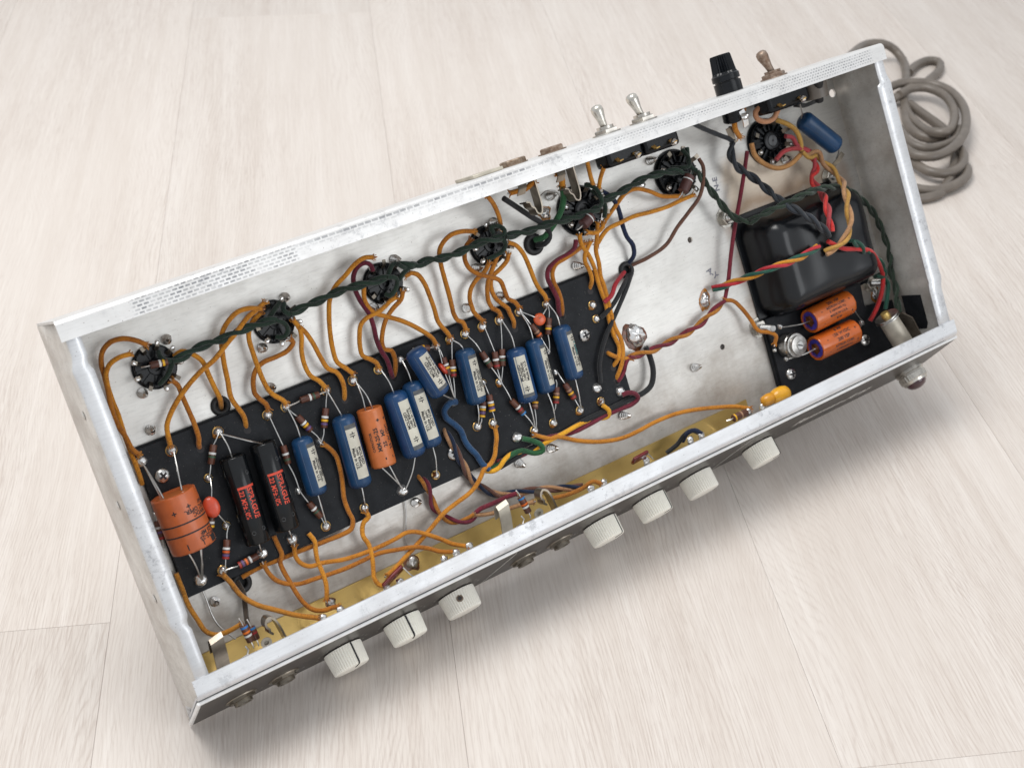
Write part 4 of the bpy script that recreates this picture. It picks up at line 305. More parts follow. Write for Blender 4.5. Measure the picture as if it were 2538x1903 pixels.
# ------------------------------------------------------------------ mesh helpers (chassis millimetres)
def frame(axis, ref=(0, 0, 1)):
    a = Vector(axis).normalized(); r = Vector(ref)
    u = r - a * r.dot(a)
    if u.length < 1e-4: u = Vector((1, 0, 0)) - a * a.x
    u.normalize(); return a, u, a.cross(u)
class B:
    def __init__(s): s.v = []; s.f = []
    def add(s, vs, fs):
        o = len(s.v); s.v += [Vector(p) for p in vs]; s.f += [[o + i for i in f] for f in fs]; return s
    def box(s, c, d, R=None):
        vs = []
        for i in range(8):
            p = Vector(((i & 1) - .5, ((i >> 1) & 1) - .5, ((i >> 2) & 1) - .5)); p = Vector((p.x * d[0], p.y * d[1], p.z * d[2]))
            vs.append((R @ p if R else p) + Vector(c))
        return s.add(vs, [(0, 2, 3, 1), (4, 5, 7, 6), (0, 1, 5, 4), (2, 6, 7, 3), (0, 4, 6, 2), (1, 3, 7, 5)])
    def lathe(s, p, axis, prof, n=16, ref=(0, 0, 1), rad=None, cap=True):
        a, u, w = frame(axis, ref); vs = []; fs = []
        for t, r in prof:
            for i in range(n):
                th = 2 * math.pi * i / n; k = r * (rad(i, t) if rad else 1)
                vs.append(Vector(p) + a * t + (u * math.cos(th) + w * math.sin(th)) * k)
        for j in range(len(prof) - 1):
            for i in range(n):
                fs.append((j * n + i, j * n + (i + 1) % n, (j + 1) * n + (i + 1) % n, (j + 1) * n + i))
        if cap:
            fs.append(tuple(range(n))[::-1]); fs.append(tuple((len(prof) - 1) * n + i for i in range(n)))
        return s.add(vs, fs)
    def cyl(s, p, q, r, r2=None, n=14):
        d = Vector(q) - Vector(p); return s.lathe(p, d, [(0, r), (d.length, r if r2 is None else r2)], n)
    def dome(s, p, rx, ry, h, rot=0, n=14, m=5, squash=0, jit=0):
        vs = []; fs = []; c, sn = math.cos(rot), math.sin(rot)
        for j in range(m + 1):
            t = math.pi / 2 * j / m; rr = math.cos(t); zz = math.sin(t) * h
            for i in range(n):
                th = 2 * math.pi * i / n; k = 1 + jit * mnoise.noise(Vector((math.cos(th) * 1.3 + p[0], math.sin(th) * 1.3 + p[1], j * .5)))
                x, y = math.cos(th) * rx * rr * k, math.sin(th) * ry * rr * k
                vs.append((p[0] + c * x - sn * y, p[1] + sn * x + c * y, p[2] + zz * (1 + jit * mnoise.noise(Vector((x * .6 + p[0], y * .6, 3))))))
        for j in range(m):
            for i in range(n): fs.append((j * n + i, j * n + (i + 1) % n, (j + 1) * n + (i + 1) % n, (j + 1) * n + i))
        fs.append(tuple(range(n))[::-1]); return s.add(vs, fs)
    def tube(s, path, r, n=8, wob=0.0, cap=True):
        pts = [Vector(p) for p in path]; m = len(pts); vs = []; fs = []
        t0 = (pts[1] - pts[0]).normalized(); _, u, w = frame(t0, (0.3, 0.2, 1)); prev = t0
        for k in range(m):
            t = (pts[min(k + 1, m - 1)] - pts[max(k - 1, 0)])
            t = t.normalized() if t.length > 1e-9 else prev
            q = prev.rotation_difference(t); u = q @ u; w = t.cross(u).normalized(); u = w.cross(t).normalized(); prev = t
            rr = r * (1 + wob * mnoise.noise(pts[k] * .35)) if wob else r
            for i in range(n):
                th = 2 * math.pi * i / n
                vs.append(pts[k] + (u * math.cos(th) + w * math.sin(th)) * rr)
        for j in range(m - 1):
            for i in range(n): fs.append((j * n + i, j * n + (i + 1) % n, (j + 1) * n + (i + 1) % n, (j + 1) * n + i))
        if cap: fs.append(tuple(range(n))[::-1]); fs.append(tuple((m - 1) * n + i for i in range(n)))
        return s.add(vs, fs)
    def prism(s, pts, z0, z1):
        n = len(pts); vs = [(x, y, z0) for x, y in pts] + [(x, y, z1) for x, y in pts]
        fs = [tuple(range(n))[::-1], tuple(range(n, 2 * n))] + [(i, (i + 1) % n, n + (i + 1) % n, n + i) for i in range(n)]
        return s.add(vs, fs)
    def strip(s, path, width, th):
        """bent flat leaf: path of points, constant width vector, thickness"""
        pts = [Vector(p) for p in path]; wv = Vector(width); m = len(pts); vs = []
        for k in range(m):
            t = (pts[min(k + 1, m - 1)] - pts[max(k - 1, 0)]).normalized(); nn = t.cross(wv).normalized() * th / 2
            for a, b_ in ((-.5, -1), (.5, -1), (.5, 1), (-.5, 1)): vs.append(pts[k] + wv * a + nn * b_)
        fs = [(0, 1, 2, 3), tuple((m - 1) * 4 + i for i in (3, 2, 1, 0))]
        for k in range(m - 1):
            for i in range(4): fs.append((k * 4 + i, (k + 1) * 4 + i, (k + 1) * 4 + (i + 1) % 4, k * 4 + (i + 1) % 4))
        return s.add(vs, fs)
    def mesh(s, name, origin=None, scale=.001, smooth_angle=40):
        o = Vector(origin) if origin is not None else Vector((0, 0, 0))
        me = bpy.data.meshes.new(name); me.from_pydata([tuple((p - o) * scale) for p in s.v], [], s.f); me.update()
        bm = bmesh.new(); bm.from_mesh(me); bmesh.ops.recalc_face_normals(bm, faces=bm.faces); bm.to_mesh(me); bm.free()
        if smooth_angle:
            me.polygons.foreach_set('use_smooth', [True] * len(me.polygons)); me.set_sharp_from_angle(angle=math.radians(smooth_angle))
        return me
    def obj(s, name, mat, parent, origin='c', sa=40, label=None, bevel=0, scale=.001):
        if origin == 'c':
            o = sum(s.v, Vector()) / len(s.v)
        else: o = Vector(origin)
        me = s.mesh(name, o, scale, sa); return link(name, me, mat, parent, o * scale, label, bevel)
def link(name, me, mat, parent, loc=(0, 0, 0), label=None, bevel=0, rot=None):
    o = bpy.data.objects.new(name, me); COL.objects.link(o)
    if mat and not me.materials: me.materials.append(MATS[mat])
    if parent is not None:
        o.parent = parent
        p = Vector(loc)
        if parent is not AMP and parent.get('_o') is not None: p = p - Vector(parent['_o'])
        o.location = p
    else: o.location = loc
    o['_o'] = tuple(loc)
    if rot is not None: o.rotation_euler = rot
    if label: o['label'] = label
    if bevel:
        bv = o.modifiers.new('bevel', 'BEVEL'); bv.width = bevel * .001; bv.segments = 2; bv.limit_method = 'ANGLE'; bv.angle_limit = math.radians(35)
        bv.harden_normals = False
    return o
AMP = None
def catmull(pts, step=1.6):
    P = [Vector(p) for p in pts]
    if len(P) == 2: return [P[0].lerp(P[1], i / 4) for i in range(5)]
    P = [P[0] * 2 - P[1]] + P + [P[-1] * 2 - P[-2]]; out = []
    for i in range(1, len(P) - 2):
        a, b, c, d = P[i - 1:i + 3]
        t0, t1 = 0, max((b - a).length, 1e-6) ** .5; t2 = t1 + max((c - b).length, 1e-6) ** .5; t3 = t2 + max((d - c).length, 1e-6) ** .5
        n = max(2, int((c - b).length / step))
        for k in range(n):
            t = t1 + (t2 - t1) * k / n
            A1 = a * ((t1 - t) / (t1 - t0)) + b * ((t - t0) / (t1 - t0)); A2 = b * ((t2 - t) / (t2 - t1)) + c * ((t - t1) / (t2 - t1)); A3 = c * ((t3 - t) / (t3 - t2)) + d * ((t - t2) / (t3 - t2))
            B1 = A1 * ((t2 - t) / (t2 - t0)) + A2 * ((t - t0) / (t2 - t0)); B2 = A2 * ((t3 - t) / (t3 - t1)) + A3 * ((t - t1) / (t3 - t1))
            out.append(B1 * ((t2 - t) / (t2 - t1)) + B2 * ((t - t1) / (t2 - t1)))
    out.append(P[-2]); return out
_tc = {}
def text_geo(body, bold=False):
    if body in _tc: return _tc[body]
    cu = bpy.data.curves.new('t', 'FONT'); cu.body = body; cu.size = 1.0; cu.align_x = 'CENTER'; cu.align_y = 'CENTER'; cu.resolution_u = 2
    cu.offset = .03
    o = bpy.data.objects.new('t', cu); COL.objects.link(o)
    dg = bpy.context.evaluated_depsgraph_get(); me = o.evaluated_get(dg).to_mesh()
    r = ([(v.co.x, v.co.y) for v in me.vertices], [tuple(p.vertices) for p in me.polygons])
    o.evaluated_get(dg).to_mesh_clear(); bpy.data.objects.remove(o); bpy.data.curves.remove(cu)
    _tc[body] = r; return r
def text_flat(b, body, size, c, xd, yd, sx=1.0, shear=0.0):
    vs, fs = text_geo(body); c = Vector(c); xd = Vector(xd); yd = Vector(yd)
    b.add([c + xd * ((x + shear * y) * size * sx) + yd * (y * size) for x, y in vs], fs)

# ------------------------------------------------------------------ setting: plank floor
fb = B(); fb.box((.366, .75, -.009), (4.58, 5.5, .002))
FLOOR = fb.obj('floor', 'underlay', None, origin=(0, 0, 0), scale=1.0, sa=0); FLOOR['kind'] = 'structure'
PW, X0 = .18375, -.0475
cuts = {-3: .2, -2: .55, -1: .0763, 0: .908, 1: -.2, 2: -.0645, 3: .523, 4: .05, 5: .8, 6: .3}
def plank(x0, x1, y0, y1):
    g, bv = .00005, .00015
    b = B(); zs = [(0, -.008), (0, -bv), (bv, 0)]
    vs = []; fs = []
    for ins, z in zs: vs += [(x0 + g + ins, y0 + g + ins, z), (x1 - g - ins, y0 + g + ins, z), (x1 - g - ins, y1 - g - ins, z), (x0 + g + ins, y1 - g - ins, z)]
    for j in range(2):
        for i in range(4): fs.append((j * 4 + i, j * 4 + (i + 1) % 4, (j + 1) * 4 + (i + 1) % 4, (j + 1) * 4 + i))
    fs.append((8, 9, 10, 11)); b.add(vs, fs)
    b.obj('plank', 'pale_oak', FLOOR, origin=((x0 + x1) / 2, (y0 + y1) / 2, 0), scale=1.0, sa=0)
for k in range(-10, 15):
    xa = X0 + PW * k; c = cuts.get(k, (k * .377) % 1.22); ys = [-2.0] + [c + 1.22 * j for j in range(-2, 4) if -1.95 < c + 1.22 * j < 3.45] + [3.5]
    for a, b_ in zip(ys, ys[1:]): plank(xa, xa + PW, a, b_)

# ------------------------------------------------------------------ amplifier: root
AMP = bpy.data.objects.new('amplifier_chassis', None); COL.objects.link(AMP)
C3 = Matrix(GEO['CHR']).to_4x4()
AMP.matrix_world = Matrix.Translation(C3 @ Vector((0, S * .001, 0)) + Vector((0, 0, .0012))) @ C3
AMP.empty_display_size = .05
AMP['label'] = 'open silver amplifier chassis full of blue capacitors and orange wires tilted on pale planks'
AMP['category'] = 'amplifier'

# ---- floor plate with real holes
def plate_with_holes(pts, z0, z1, holes, name, mat, label=None):
    o = B().prism(pts, z0, z1).obj(name, mat, AMP, origin=(0, 0, 0), sa=30, label=label)
    cb = B()
    for x, y, r in holes: cb.lathe((x, y, z0 - 3), (0, 0, 1), [(0, r), (z1 - z0 + 6, r)], 20)
    me = cb.mesh('cut', None); co = bpy.data.objects.new('cut', me); COL.objects.link(co); co.parent = AMP
    md = o.modifiers.new('h', 'BOOLEAN'); md.operation = 'DIFFERENCE'; md.object = co; md.solver = 'EXACT'
    dg = bpy.context.evaluated_depsgraph_get(); nm = bpy.data.meshes.new_from_object(o.evaluated_get(dg))
    o.modifiers.clear(); old = o.data; o.data = nm; nm.name = name
    if not nm.materials: nm.materials.append(MATS[mat])
    bpy.data.objects.remove(co); bpy.data.meshes.remove(me)
    nm.polygons.foreach_set('use_smooth', [False] * len(nm.polygons))
    return o
holes = [(x, y, r) for x, y, r in HOLES] + [(x, y, r * .72) for x, y, r in GROMMETS] + [(x, y, 9.0) for x, y in SOCK9] + [(x, y, 12.0) for x, y in SOCK8]
plate_with_holes([(1.3, -S + 2.2), (L - 1.3, -S + 2.2), (L - 1.3, W - 1.3), (1.3, W - 1.3)], -1.2, 0, holes, 'floor_plate', 'plating')

def sheet(name, profile, x0, x1, mat, th=1.2, nx=2, label=None):
    """profile (y,z) polyline extruded along x with thickness"""
    b = B(); n = len(profile); P2 = [Vector((0, y, z)) for y, z in profile]; inn = []
    for k in range(n):
        t = (P2[min(k + 1, n - 1)] - P2[max(k - 1, 0)]).normalized(); inn.append(P2[k] + Vector((0, -t.z, t.y)) * th)
    vs = []; fs = []
    for x in (x0, x1):
        vs += [(x, p.y, p.z) for p in P2] + [(x, p.y, p.z) for p in inn]
    m = 2 * n
    for k in range(n - 1):
        fs.append((k, k + 1, m + k + 1, m + k)); fs.append((n + k, m + n + k, m + n + k + 1, n + k + 1))
        for o in (0, m): fs.append((o + k, o + n + k, o + n + k + 1, o + k + 1))
    fs.append((0, m, m + n, n)); fs.append((n - 1, n + n - 1, m + n + n - 1, m + n - 1))
    b.add(vs, fs); return b.obj(name, mat, AMP, origin=(0, 0, 0), sa=35, label=label)
def fillet(c, r, a0, a1, n=5): return [(c[0] + r * math.cos(math.radians(a0 + (a1 - a0) * i / n)), c[1] + r * math.sin(math.radians(a0 + (a1 - a0) * i / n))) for i in range(n + 1)]
sheet('back_wall', [(W, -1.2), (W, H - 3)] + fillet((W - 3, H - 3), 3, 0, 90) + [(179.9, H)], .3, L - .3, 'flange_rear', label='bright rear wall and flange with grey weave marks')
sl = math.atan2(S, H); pn = Vector((0, -math.cos(sl), math.sin(sl))); pu = Vector((0, math.sin(sl), math.cos(sl)))
def panel(x, z, off=0.0):
    """point on the outer panel plane at chassis height z"""
    return Vector((x, -S * (1 - z / H), z)) + pn * off
fw0 = panel(0, -1.0, -2.9); fw1 = panel(0, H - 3.5, -2.9)
sheet('front_wall', [(11.6, H - .2), (4.6, H - .2)] + [(y, z) for y, z in fillet((fw1.y + 3.2, H - 3.4), 3.2, 90, 178, 5)] + [(fw1.y + .02, fw1.z - 1), (fw0.y, fw0.z)], .3, L - .3, 'flange', label='scuffed front flange above the control panel')

# ---- end walls: pressed steps near both corners, notched flange
def step(y):
    def sm(a, b, t): t = max(0, min(1, (t - a) / (b - a))); return t * t * (3 - 2 * t)
    mid = sm(33, 41, y) * (1 - sm(164, 173, y))
    rid = math.exp(-((y - 40) / 3.2) ** 2) + math.exp(-((y - 165.5) / 3.2) ** 2)
    return mid, rid
def end_wall(side):
    ys = [-S + 2.4, -12, 0, 10.5, 20, 29] + [31 + i * 1.25 for i in range(13)] + [60, 80, 100, 120, 140, 152] + [156 + i * 1.25 for i in range(16)] + [180.5, W - 1.3]
    b = B(); grid = []
    for y in ys:
        mid, rid = step(y)
        notch = math.exp(-((y - 38.5) / 2.6) ** 4) + math.exp(-((y - 167.5) / 2.6) ** 4)
        if side < 0:
            xw = .6 + 1.7 * (1 - mid) - .45 * rid; xin = 9.0 + .5 * mid - 1.2 * notch; sg = 1
        else:
            xw = L - .6 - 1.7 * (1 - mid) + .45 * rid; xin = (506.5 if y > 166 else 504.2 if y > 39 else 503.5) + .4 * notch; sg = -1
        zt = H - 1.1 if y > 4 else H * (1 + (y - 4) / S) - 4.0
        zt = min(H - 1.1, max(1.0, zt))
        xb = .6 if side < 0 else L - .6
        row = [(xb, y, -1.0), (xb * .9 + xw * .1, y, zt * .3), (xb * .35 + xw * .65, y, zt * .62), (xw, y, zt - 2.4), (xw + sg * .5, y, zt - .9), (xw + sg * 1.6, y, zt)]
        xe = xin if y >= 9 else xw + sg * 3
        row += [(xw + sg * 1.6 + (xe - xw - sg * 1.6) * .5, y, zt), (xe, y, zt)]
        grid.append(row)
    n = len(grid[0]); vs = [p for r in grid for p in r]; fs = [(j * n + i, j * n + i + 1, (j + 1) * n + i + 1, (j + 1) * n + i) for j in range(len(grid) - 1) for i in range(n - 1)]
    b.add(vs, fs)
    o = b.obj('end_wall', 'endwall' , AMP, origin=(0, 0, 0), sa=50, label='dusty %s end wall of the chassis with pressed ridges' % ('left' if side < 0 else 'right'))
    md = o.modifiers.new('th', 'SOLIDIFY'); md.thickness = .0011; md.offset = 0
    me = o.data; me.materials.append(MATS['flange'])
    for p in me.polygons:
        if p.normal.z > .35 or p.normal.z < -.35: p.material_index = 1
    return o
end_wall(-1); end_wall(1)
rv = B().dome((0, 0, 0), 2.3, 2.3, .7, m=3, n=12).mesh('rivet')
for x, y, z, sx in [(.2, 144.6, 36, -1), (.2, 100, 36, -1), (.2, 52.7, 38, -1), (3.0, 12, 34, -1), (3.0, 178, 30, -1)]:
    link('rivet', rv, 'endwall', AMP, Vector((x - .45, y, z)) * .001, rot=(0, math.radians(-90), 0))
B().box((L - 1.9, 18, 22), (.5, 23, 22)).obj('insulator_sheet', 'fiberboard', AMP, label='black fibre sheet against the right wall')

# ---- brass ground plate on the floor
plate_with_holes([(14, -S + 4), (380.5, -S + 4), (380.5, 7.4), (14, 7.4)], .15, .85, [(120, -5, 1.5)], 'ground_plate', 'brass', 'brass strip along the front of the floor')

# ---- control panel
pb = B(); e = 1.0
def panel_box(b, x0, x1, z0, z1, o0, o1):
    vs = [panel(x, z, o) for o in (o0, o1) for z in (z0, z1) for x in (x0, x1)]
    b.add(vs, [(0, 2, 3, 1), (4, 5, 7, 6), (0, 1, 5, 4), (2, 6, 7, 3), (0, 4, 6, 2), (1, 3, 7, 5)]); return b
PANEL = panel_box(B(), -.8, L + .8, .4, H - 2.0, -1.75, 0).obj('control_panel', 'paneltrim', AMP, origin=(0, 0, 0), sa=30, bevel=.5, label='dark control panel with bright edges under the front rim')
panel_box(B(), .9, L - .9, 1.2, H - 3.3, .02, .14).obj('panel_face', 'panelface', PANEL, origin=(0, 0, 0), sa=0)
KX = [82.3, 117.6, 151.6, 248.6, 284.2, 319.2, 368.6]; KZ = 15.0
xh = Vector((1, 0, 0))
def letter(name, t, size, p, sx=1.0, sh=0.0):
    b_ = B(); text_flat(b_, t, size, p, xh, pu, sx, sh); b_.obj(name, 'print', PANEL, sa=0)
for kx in KX:
    for i, t in enumerate(['1', '2', '3', '4', '5', '6', '7', '8', '9', '10']):
        a = math.radians(-140 + 280 * i / 9); r = 14.2
        letter('numeral', t, 2.6, panel(kx, KZ, .2) + xh * math.sin(a) * r + pu * math.cos(a) * r * .95)
for jx, t in zip((25, 48.5, 196, 220.5), '1212'): letter('numeral', t, 3.2, panel(jx + 12.2, KZ - 3, .2))
letter('script_lettering', 'Bassman-Amp', 12.5, panel(430, KZ + 5, .2), .92, .35)
for x in (176.5, 343): B().tube([panel(x - 4, 3, .22), panel(x + 4, H - 5, .22)], .25, 4).obj('divider_line', 'print', PANEL, sa=0)

# ---- knobs
def make_knob(x, ang, screw=None, line=True):
    p = panel(x, KZ, .5); nfl = 44; a, u, w = frame(pn, pu)     # w = pn x pu points to +x or -x
    b = B(); ln = 12.0
    b.lathe(p, pn, [(0, 9.6), (.3, 10.5), (1.2, 10.6), (ln - 1.0, 9.95), (ln - .35, 9.6), (ln, 8.8), (ln + .25, 4.0)], nfl * 3, pu,
            rad=lambda i, t: (.945 if i % 3 == 0 else 1.0) if .8 < t < ln - .3 else 1.0)
    k = b.obj('control_knob', 'knob', AMP, sa=28)
    sgn = 1 if w.x > 0 else -1
    def dirv(th): return pu * math.cos(th) + Vector((1, 0, 0)) * math.sin(th)
    if line:
        th = math.radians(ang); d = dirv(th); tgt = pn.cross(d) * .42
        s = B(); s.strip([p + pn * .4 + d * 10.62, p + pn * 1.2 + d * 10.68, p + pn * (ln - 1) + d * 10.06, p + pn * (ln - .3) + d * 9.7, p + pn * (ln + .06) + d * 8.8, p + pn * (ln + .3) + d * 4.2], tgt * 2, .2)
        s.obj('pointer_line', 'ink', k, sa=0)
    if screw is not None:
        d = dirv(math.radians(screw)); c = p + pn * 5.0 + d * 10.28
        B().lathe(c - d * .6, d, [(0, 1.9), (.75, 1.9)], 14).obj('screw_hole', 'rusty', k)
        B().lathe(c - d * .4, d, [(0, 1.2), (.72, 1.2)], 12).obj('set_screw', 'iron', k)
    return k
for x, ang, sc, ln in zip(KX, (14, -2, 0, 38, 42, 0, 44), (None, None, -16, None, None, None, None), (1, 1, 0, 1, 1, 0, 1)): make_knob(x, ang, sc, ln)

# ---- jack nuts on the panel and the rear, lamp
def hexnut(b, p, axis, r, h, n=6, hole=0, ref=(0, 0, 1)):
    b.lathe(p, axis, [(0, r), (h * .8, r), (h, r * .9)], n, ref)
    if hole: b.lathe(Vector(p) + Vector(axis).normalized() * h, axis, [(0, hole), (1.6, hole), (1.6, hole * .72), (.2, hole * .7)], 18, ref)
for jx in (25.5, 49, 196.3, 220.8):
    p = panel(jx, KZ, .2); b = B(); b.lathe(p, pn, [(0, 8.6), (.5, 8.4)], 24); hexnut(b, p + pn * .5, pn, 7.2, 1.5, 6, 5.0, (math.cos(jx), 0, math.sin(jx)))
    o = b.obj('jack_nut', 'clip', AMP, sa=30)
    B().lathe(p + pn * 2.4, pn, [(0, 3.5), (.25, 3.5)], 16).obj('socket_hole', 'ink', o)
p = panel(499.5, KZ + 1, .2); b = B()
b.lathe(p, pn, [(0, 9.6), (2.2, 9.6), (2.6, 8.9), (3.6, 8.9), (3.8, 9.4), (7.6, 9.2), (8.0, 8.4), (9.6, 7.8)], 60, rad=lambda i, t: .975 if (i % 2 and 3.7 < t < 7.7) else 1)
o = b.obj('pilot_lamp', 'nickel', AMP, sa=30, label='pilot lamp with knurled ring and dark red jewel')
B().lathe(p + pn * 9.2, pn, [(0, 7.0), (1.6, 6.6), (3.2, 5.2), (4.2, 2.8), (4.5, .5)], 20).obj('jewel', 'lampglass', o)
# lamp holder behind it
q0 = Vector((488, 7, 30)); q1 = Vector((482, 25, 29)); d = (q1 - q0)
b = B(); b.cyl(q0 - d * .5, q1, 6.6, 6.4, 22); o = b.obj('lamp_holder', 'clippale', AMP, label='silver pilot lamp holder inside the front corner')
b = B(); b.lathe(q1 - d.normalized() * .8, d, [(0, 8.2), (.7, 8.2), (.7, 7.2), (1.6, 7.2), (1.6, 8.0), (2.2, 8.0)], 24); b.obj('collar', 'steel', o)
B().cyl(q1, q1 + d.normalized() * 4, 3.2, 2.6, 12).obj('tip', 'brass', o)
b = B(); b.strip([(492, 24, 26), (500, 18, 25), (504, 4, 25), (505, -6, 25)], (0, 2, 13), .9); b.obj('bracket', 'clip', o)

# ---- rear wall hardware: toggles, jacks, fuse holder
Y = Vector((0, 1, 0))
def toggle(x, tip, mat, nutmat):
    b = B(); p = Vector((x, W + .1, 25)); b.lathe(p, Y, [(0, 8.4), (.6, 8.2)], 24); hexnut(b, p + Y * .6, Y, 7.4, 2.2, 6, 5.0, (math.cos(x), 0, math.sin(x)))
    o = b.obj('toggle_switch', nutmat, AMP, sa=30)
    a = p + Y * 2.4; d = (Vector(tip) - a); ln = d.length
    B().lathe(a, d, [(0, 1.9), (ln * .35, 2.3), (ln * .76, 3.6), (ln * .9, 3.4), (ln * .97, 2.4), (ln, .8)], 18).obj('lever', mat, o)
    return o
def switch_body(o, x, w=25, y1=171.5, z=23):
    b = B(); b.box((x, (y1 + 187) / 2, z), (w, 187 - y1, 15)); bd = b.obj('body', 'bakelite', o, bevel=2.2)
    for dx in (-w * .28, w * .22): B().strip([(x + dx, y1 + 4, z + 7.4), (x + dx, y1 + 2, z + 10), (x + dx - .6, y1 + 2.5, z + 13)], (2.6, .4, 0), .6).obj('terminal', 'eyelet', o)
    t = B(); t.dome((x + w * .24, y1 + 2.4, z + 9.5), 2.0, 2.0, 2.6, jit=.3); t.obj('solder', 'solder', o)
t1 = toggle(322.6, (320.4, 207, 25), 'nickel', 'nickel'); switch_body(t1, 327.5)
t1['label'] = 'left of the two bright toggle switches on the rear wall'
t2 = toggle(348.8, (344.8, 207, 25), 'nickel', 'nickel'); switch_body(t2, 353.5)
t2['label'] = 'right of the two bright toggle switches on the rear wall'
t3 = toggle(448.6, (443.2, 207.5, 25), 'rusty', 'rusty'); switch_body(t3, 452, 33, 170.5, 22); t3['label'] = 'rusty toggle switch near the power cord end of the rear wall'
def jack_rear(x, flip=0):
    b = B(); p = Vector((x, W + .1, 25)); b.lathe(p, Y, [(0, 8.2), (.5, 8.2)], 24); hexnut(b, p + Y * .5, Y, 7.4, 2.6, 6, 0, (math.cos(x * 3), 0, math.sin(x * 3)))
    return b.obj('speaker_jack', 'rusty', AMP, sa=30)
def hairpin(path2, z0, z1, parent, mat='clip', th=.8):
    """leaf contact: plan outline, standing between heights z0 and z1"""
    zc = (z0 + z1) / 2; b = B(); b.strip([(x, y, zc) for x, y in catmull([(x, y, 0) for x, y in path2], .9) for x, y in [(x, y)]] if 0 else [(v.x, v.y, zc) for v in catmull([(x, y, 0) for x, y in path2], .9)], (0, 0, z1 - z0), th)
    return b.obj('contact_spring', mat, parent, sa=50)
for x in (259.5, 285.2):
    o = jack_rear(x); ox = x + 5.2
    hairpin([(ox + 2.6, 186), (ox + 2.4, 175), (ox + 1.8, 163.5), (ox + .2, 160.6), (ox - 1.8, 161.5), (ox - 2.6, 164.5), (ox - 4.2, 166), (ox - 4.6, 168.2), (ox - 6.8, 169.0)], 21, 29, o)
    B().box((x, 184.5, 25), (15, 7, 15)).obj('body', 'bakelite', o, bevel=1.0)
    b = B(); b.strip([(x - 3, 182, 33), (x - 4, 177, 34), (x - 5, 174, 32)], (5, 0, 0), .7); b.obj('terminal', 'clip', o)
b = B(); b.box((237.5, W + 1.0, 25), (19, 1.8, 22)); b.obj('blanking_plate', 'clippale', AMP, bevel=.3)
# fuse holder
p = Vector((413.6, W, 25)); b = B()
b.lathe(p, Y, [(0, 8.2), (6.4, 8.2), (6.4, 7.2), (7.2, 7.2)], 28); o = b.obj('fuse_holder', 'bakelite', AMP, sa=30, label='black ribbed fuse holder cap on the rear wall')
B().lathe(p + Y * 7.3, Y, [(0, 8.0), (.4, 8.4), (3.4, 8.3), (4.0, 7.6), (5.2, 7.2), (14.6, 6.3), (15.4, 5.7), (15.6, 2)], 48, rad=lambda i, t: .86 if (i % 2 and 5 < t < 15) else 1).obj('cap', 'bakelite', o, sa=25)
B().cyl((414, 188, 22), (415.5, 173.5, 18), 6.2, 5.6, 20).obj('body', 'bakelite', o, sa=30)
b = B(); b.strip([(418, 178, 25), (420, 172, 24), (421, 168, 22)], (4, 1, 0), .7); b.dome((419.5, 174, 25), 2.6, 2.2, 2.2, jit=.5); b.obj('terminal', 'solder', o)
B().strip([(414, 170, 14), (416.5, 164, 12), (417.5, 160, 11)], (3.4, .6, 1.5), .7).obj('end_terminal', 'clip', o)
# cord entry strain relief
b = B(); b.cyl((477, 189, 26), (477, 170, 25), 8.0, 7.4, 20); o = b.obj('cord_grommet', 'cord', AMP, label='beige cord entry inside the rear right corner')
b = B(); b.cyl((474, 181, 33), (479, 168, 24), 3.2, 2.6, 12); b.obj('sleeve', 'rubber', o)
b = B(); b.strip([(466, 170, 17), (474, 167.5, 16), (482, 168, 17), (488, 173, 21)], (0, 0, 4), 2.2); b.obj('clamp', 'rubber', o, sa=60)

# ------------------------------------------------------------------ circuit boards
BOARD = B().prism([(20.0, 38.2), (300.2, 38.2), (301.6, 117.0), (20.5, 117.0)], 2.9, 5.0).obj('circuit_board', 'fiberboard', AMP, origin=(0, 0, 0), sa=0, bevel=.25, label='long black fibre circuit board')
B().prism([(19.6, 38.8), (299.6, 38.8), (301.0, 117.9), (20.2, 117.9)], .3, 2.7).obj('backing_board', 'fiberboard', BOARD, origin=(0, 0, 0), sa=0)
BOARD2 = B().prism([(406.6, -8), (512, -8), (512, 28), (498.5, 30.5), (488, 31.5), (489.8, 50), (408.2, 50)], 2.9, 5.0).obj('bias_board', 'fiberboard', AMP, origin=(0, 0, 0), sa=0, bevel=.25, label='small black board under the transformer')
B().prism([(405.6, -8.5), (511.4, -8.5), (511.4, 27), (488, 30.8), (489, 49.4), (407, 49.4)], .3, 2.7).obj('backing_board', 'fiberboard', BOARD2, origin=(0, 0, 0), sa=0)
for x, y in [(v[2][-1][0], v[2][-1][1]) for v in WIRES if v[2][-1][2] == 3 and 20 < v[2][-1][0] < 302 and 38 < v[2][-1][1] < 118]:
    B().lathe((x, y, 5.02), (0, 0, 1), [(0, 2.0), (.06, 2.0)], 14).obj('wire_hole', 'ink', BOARD, sa=0)

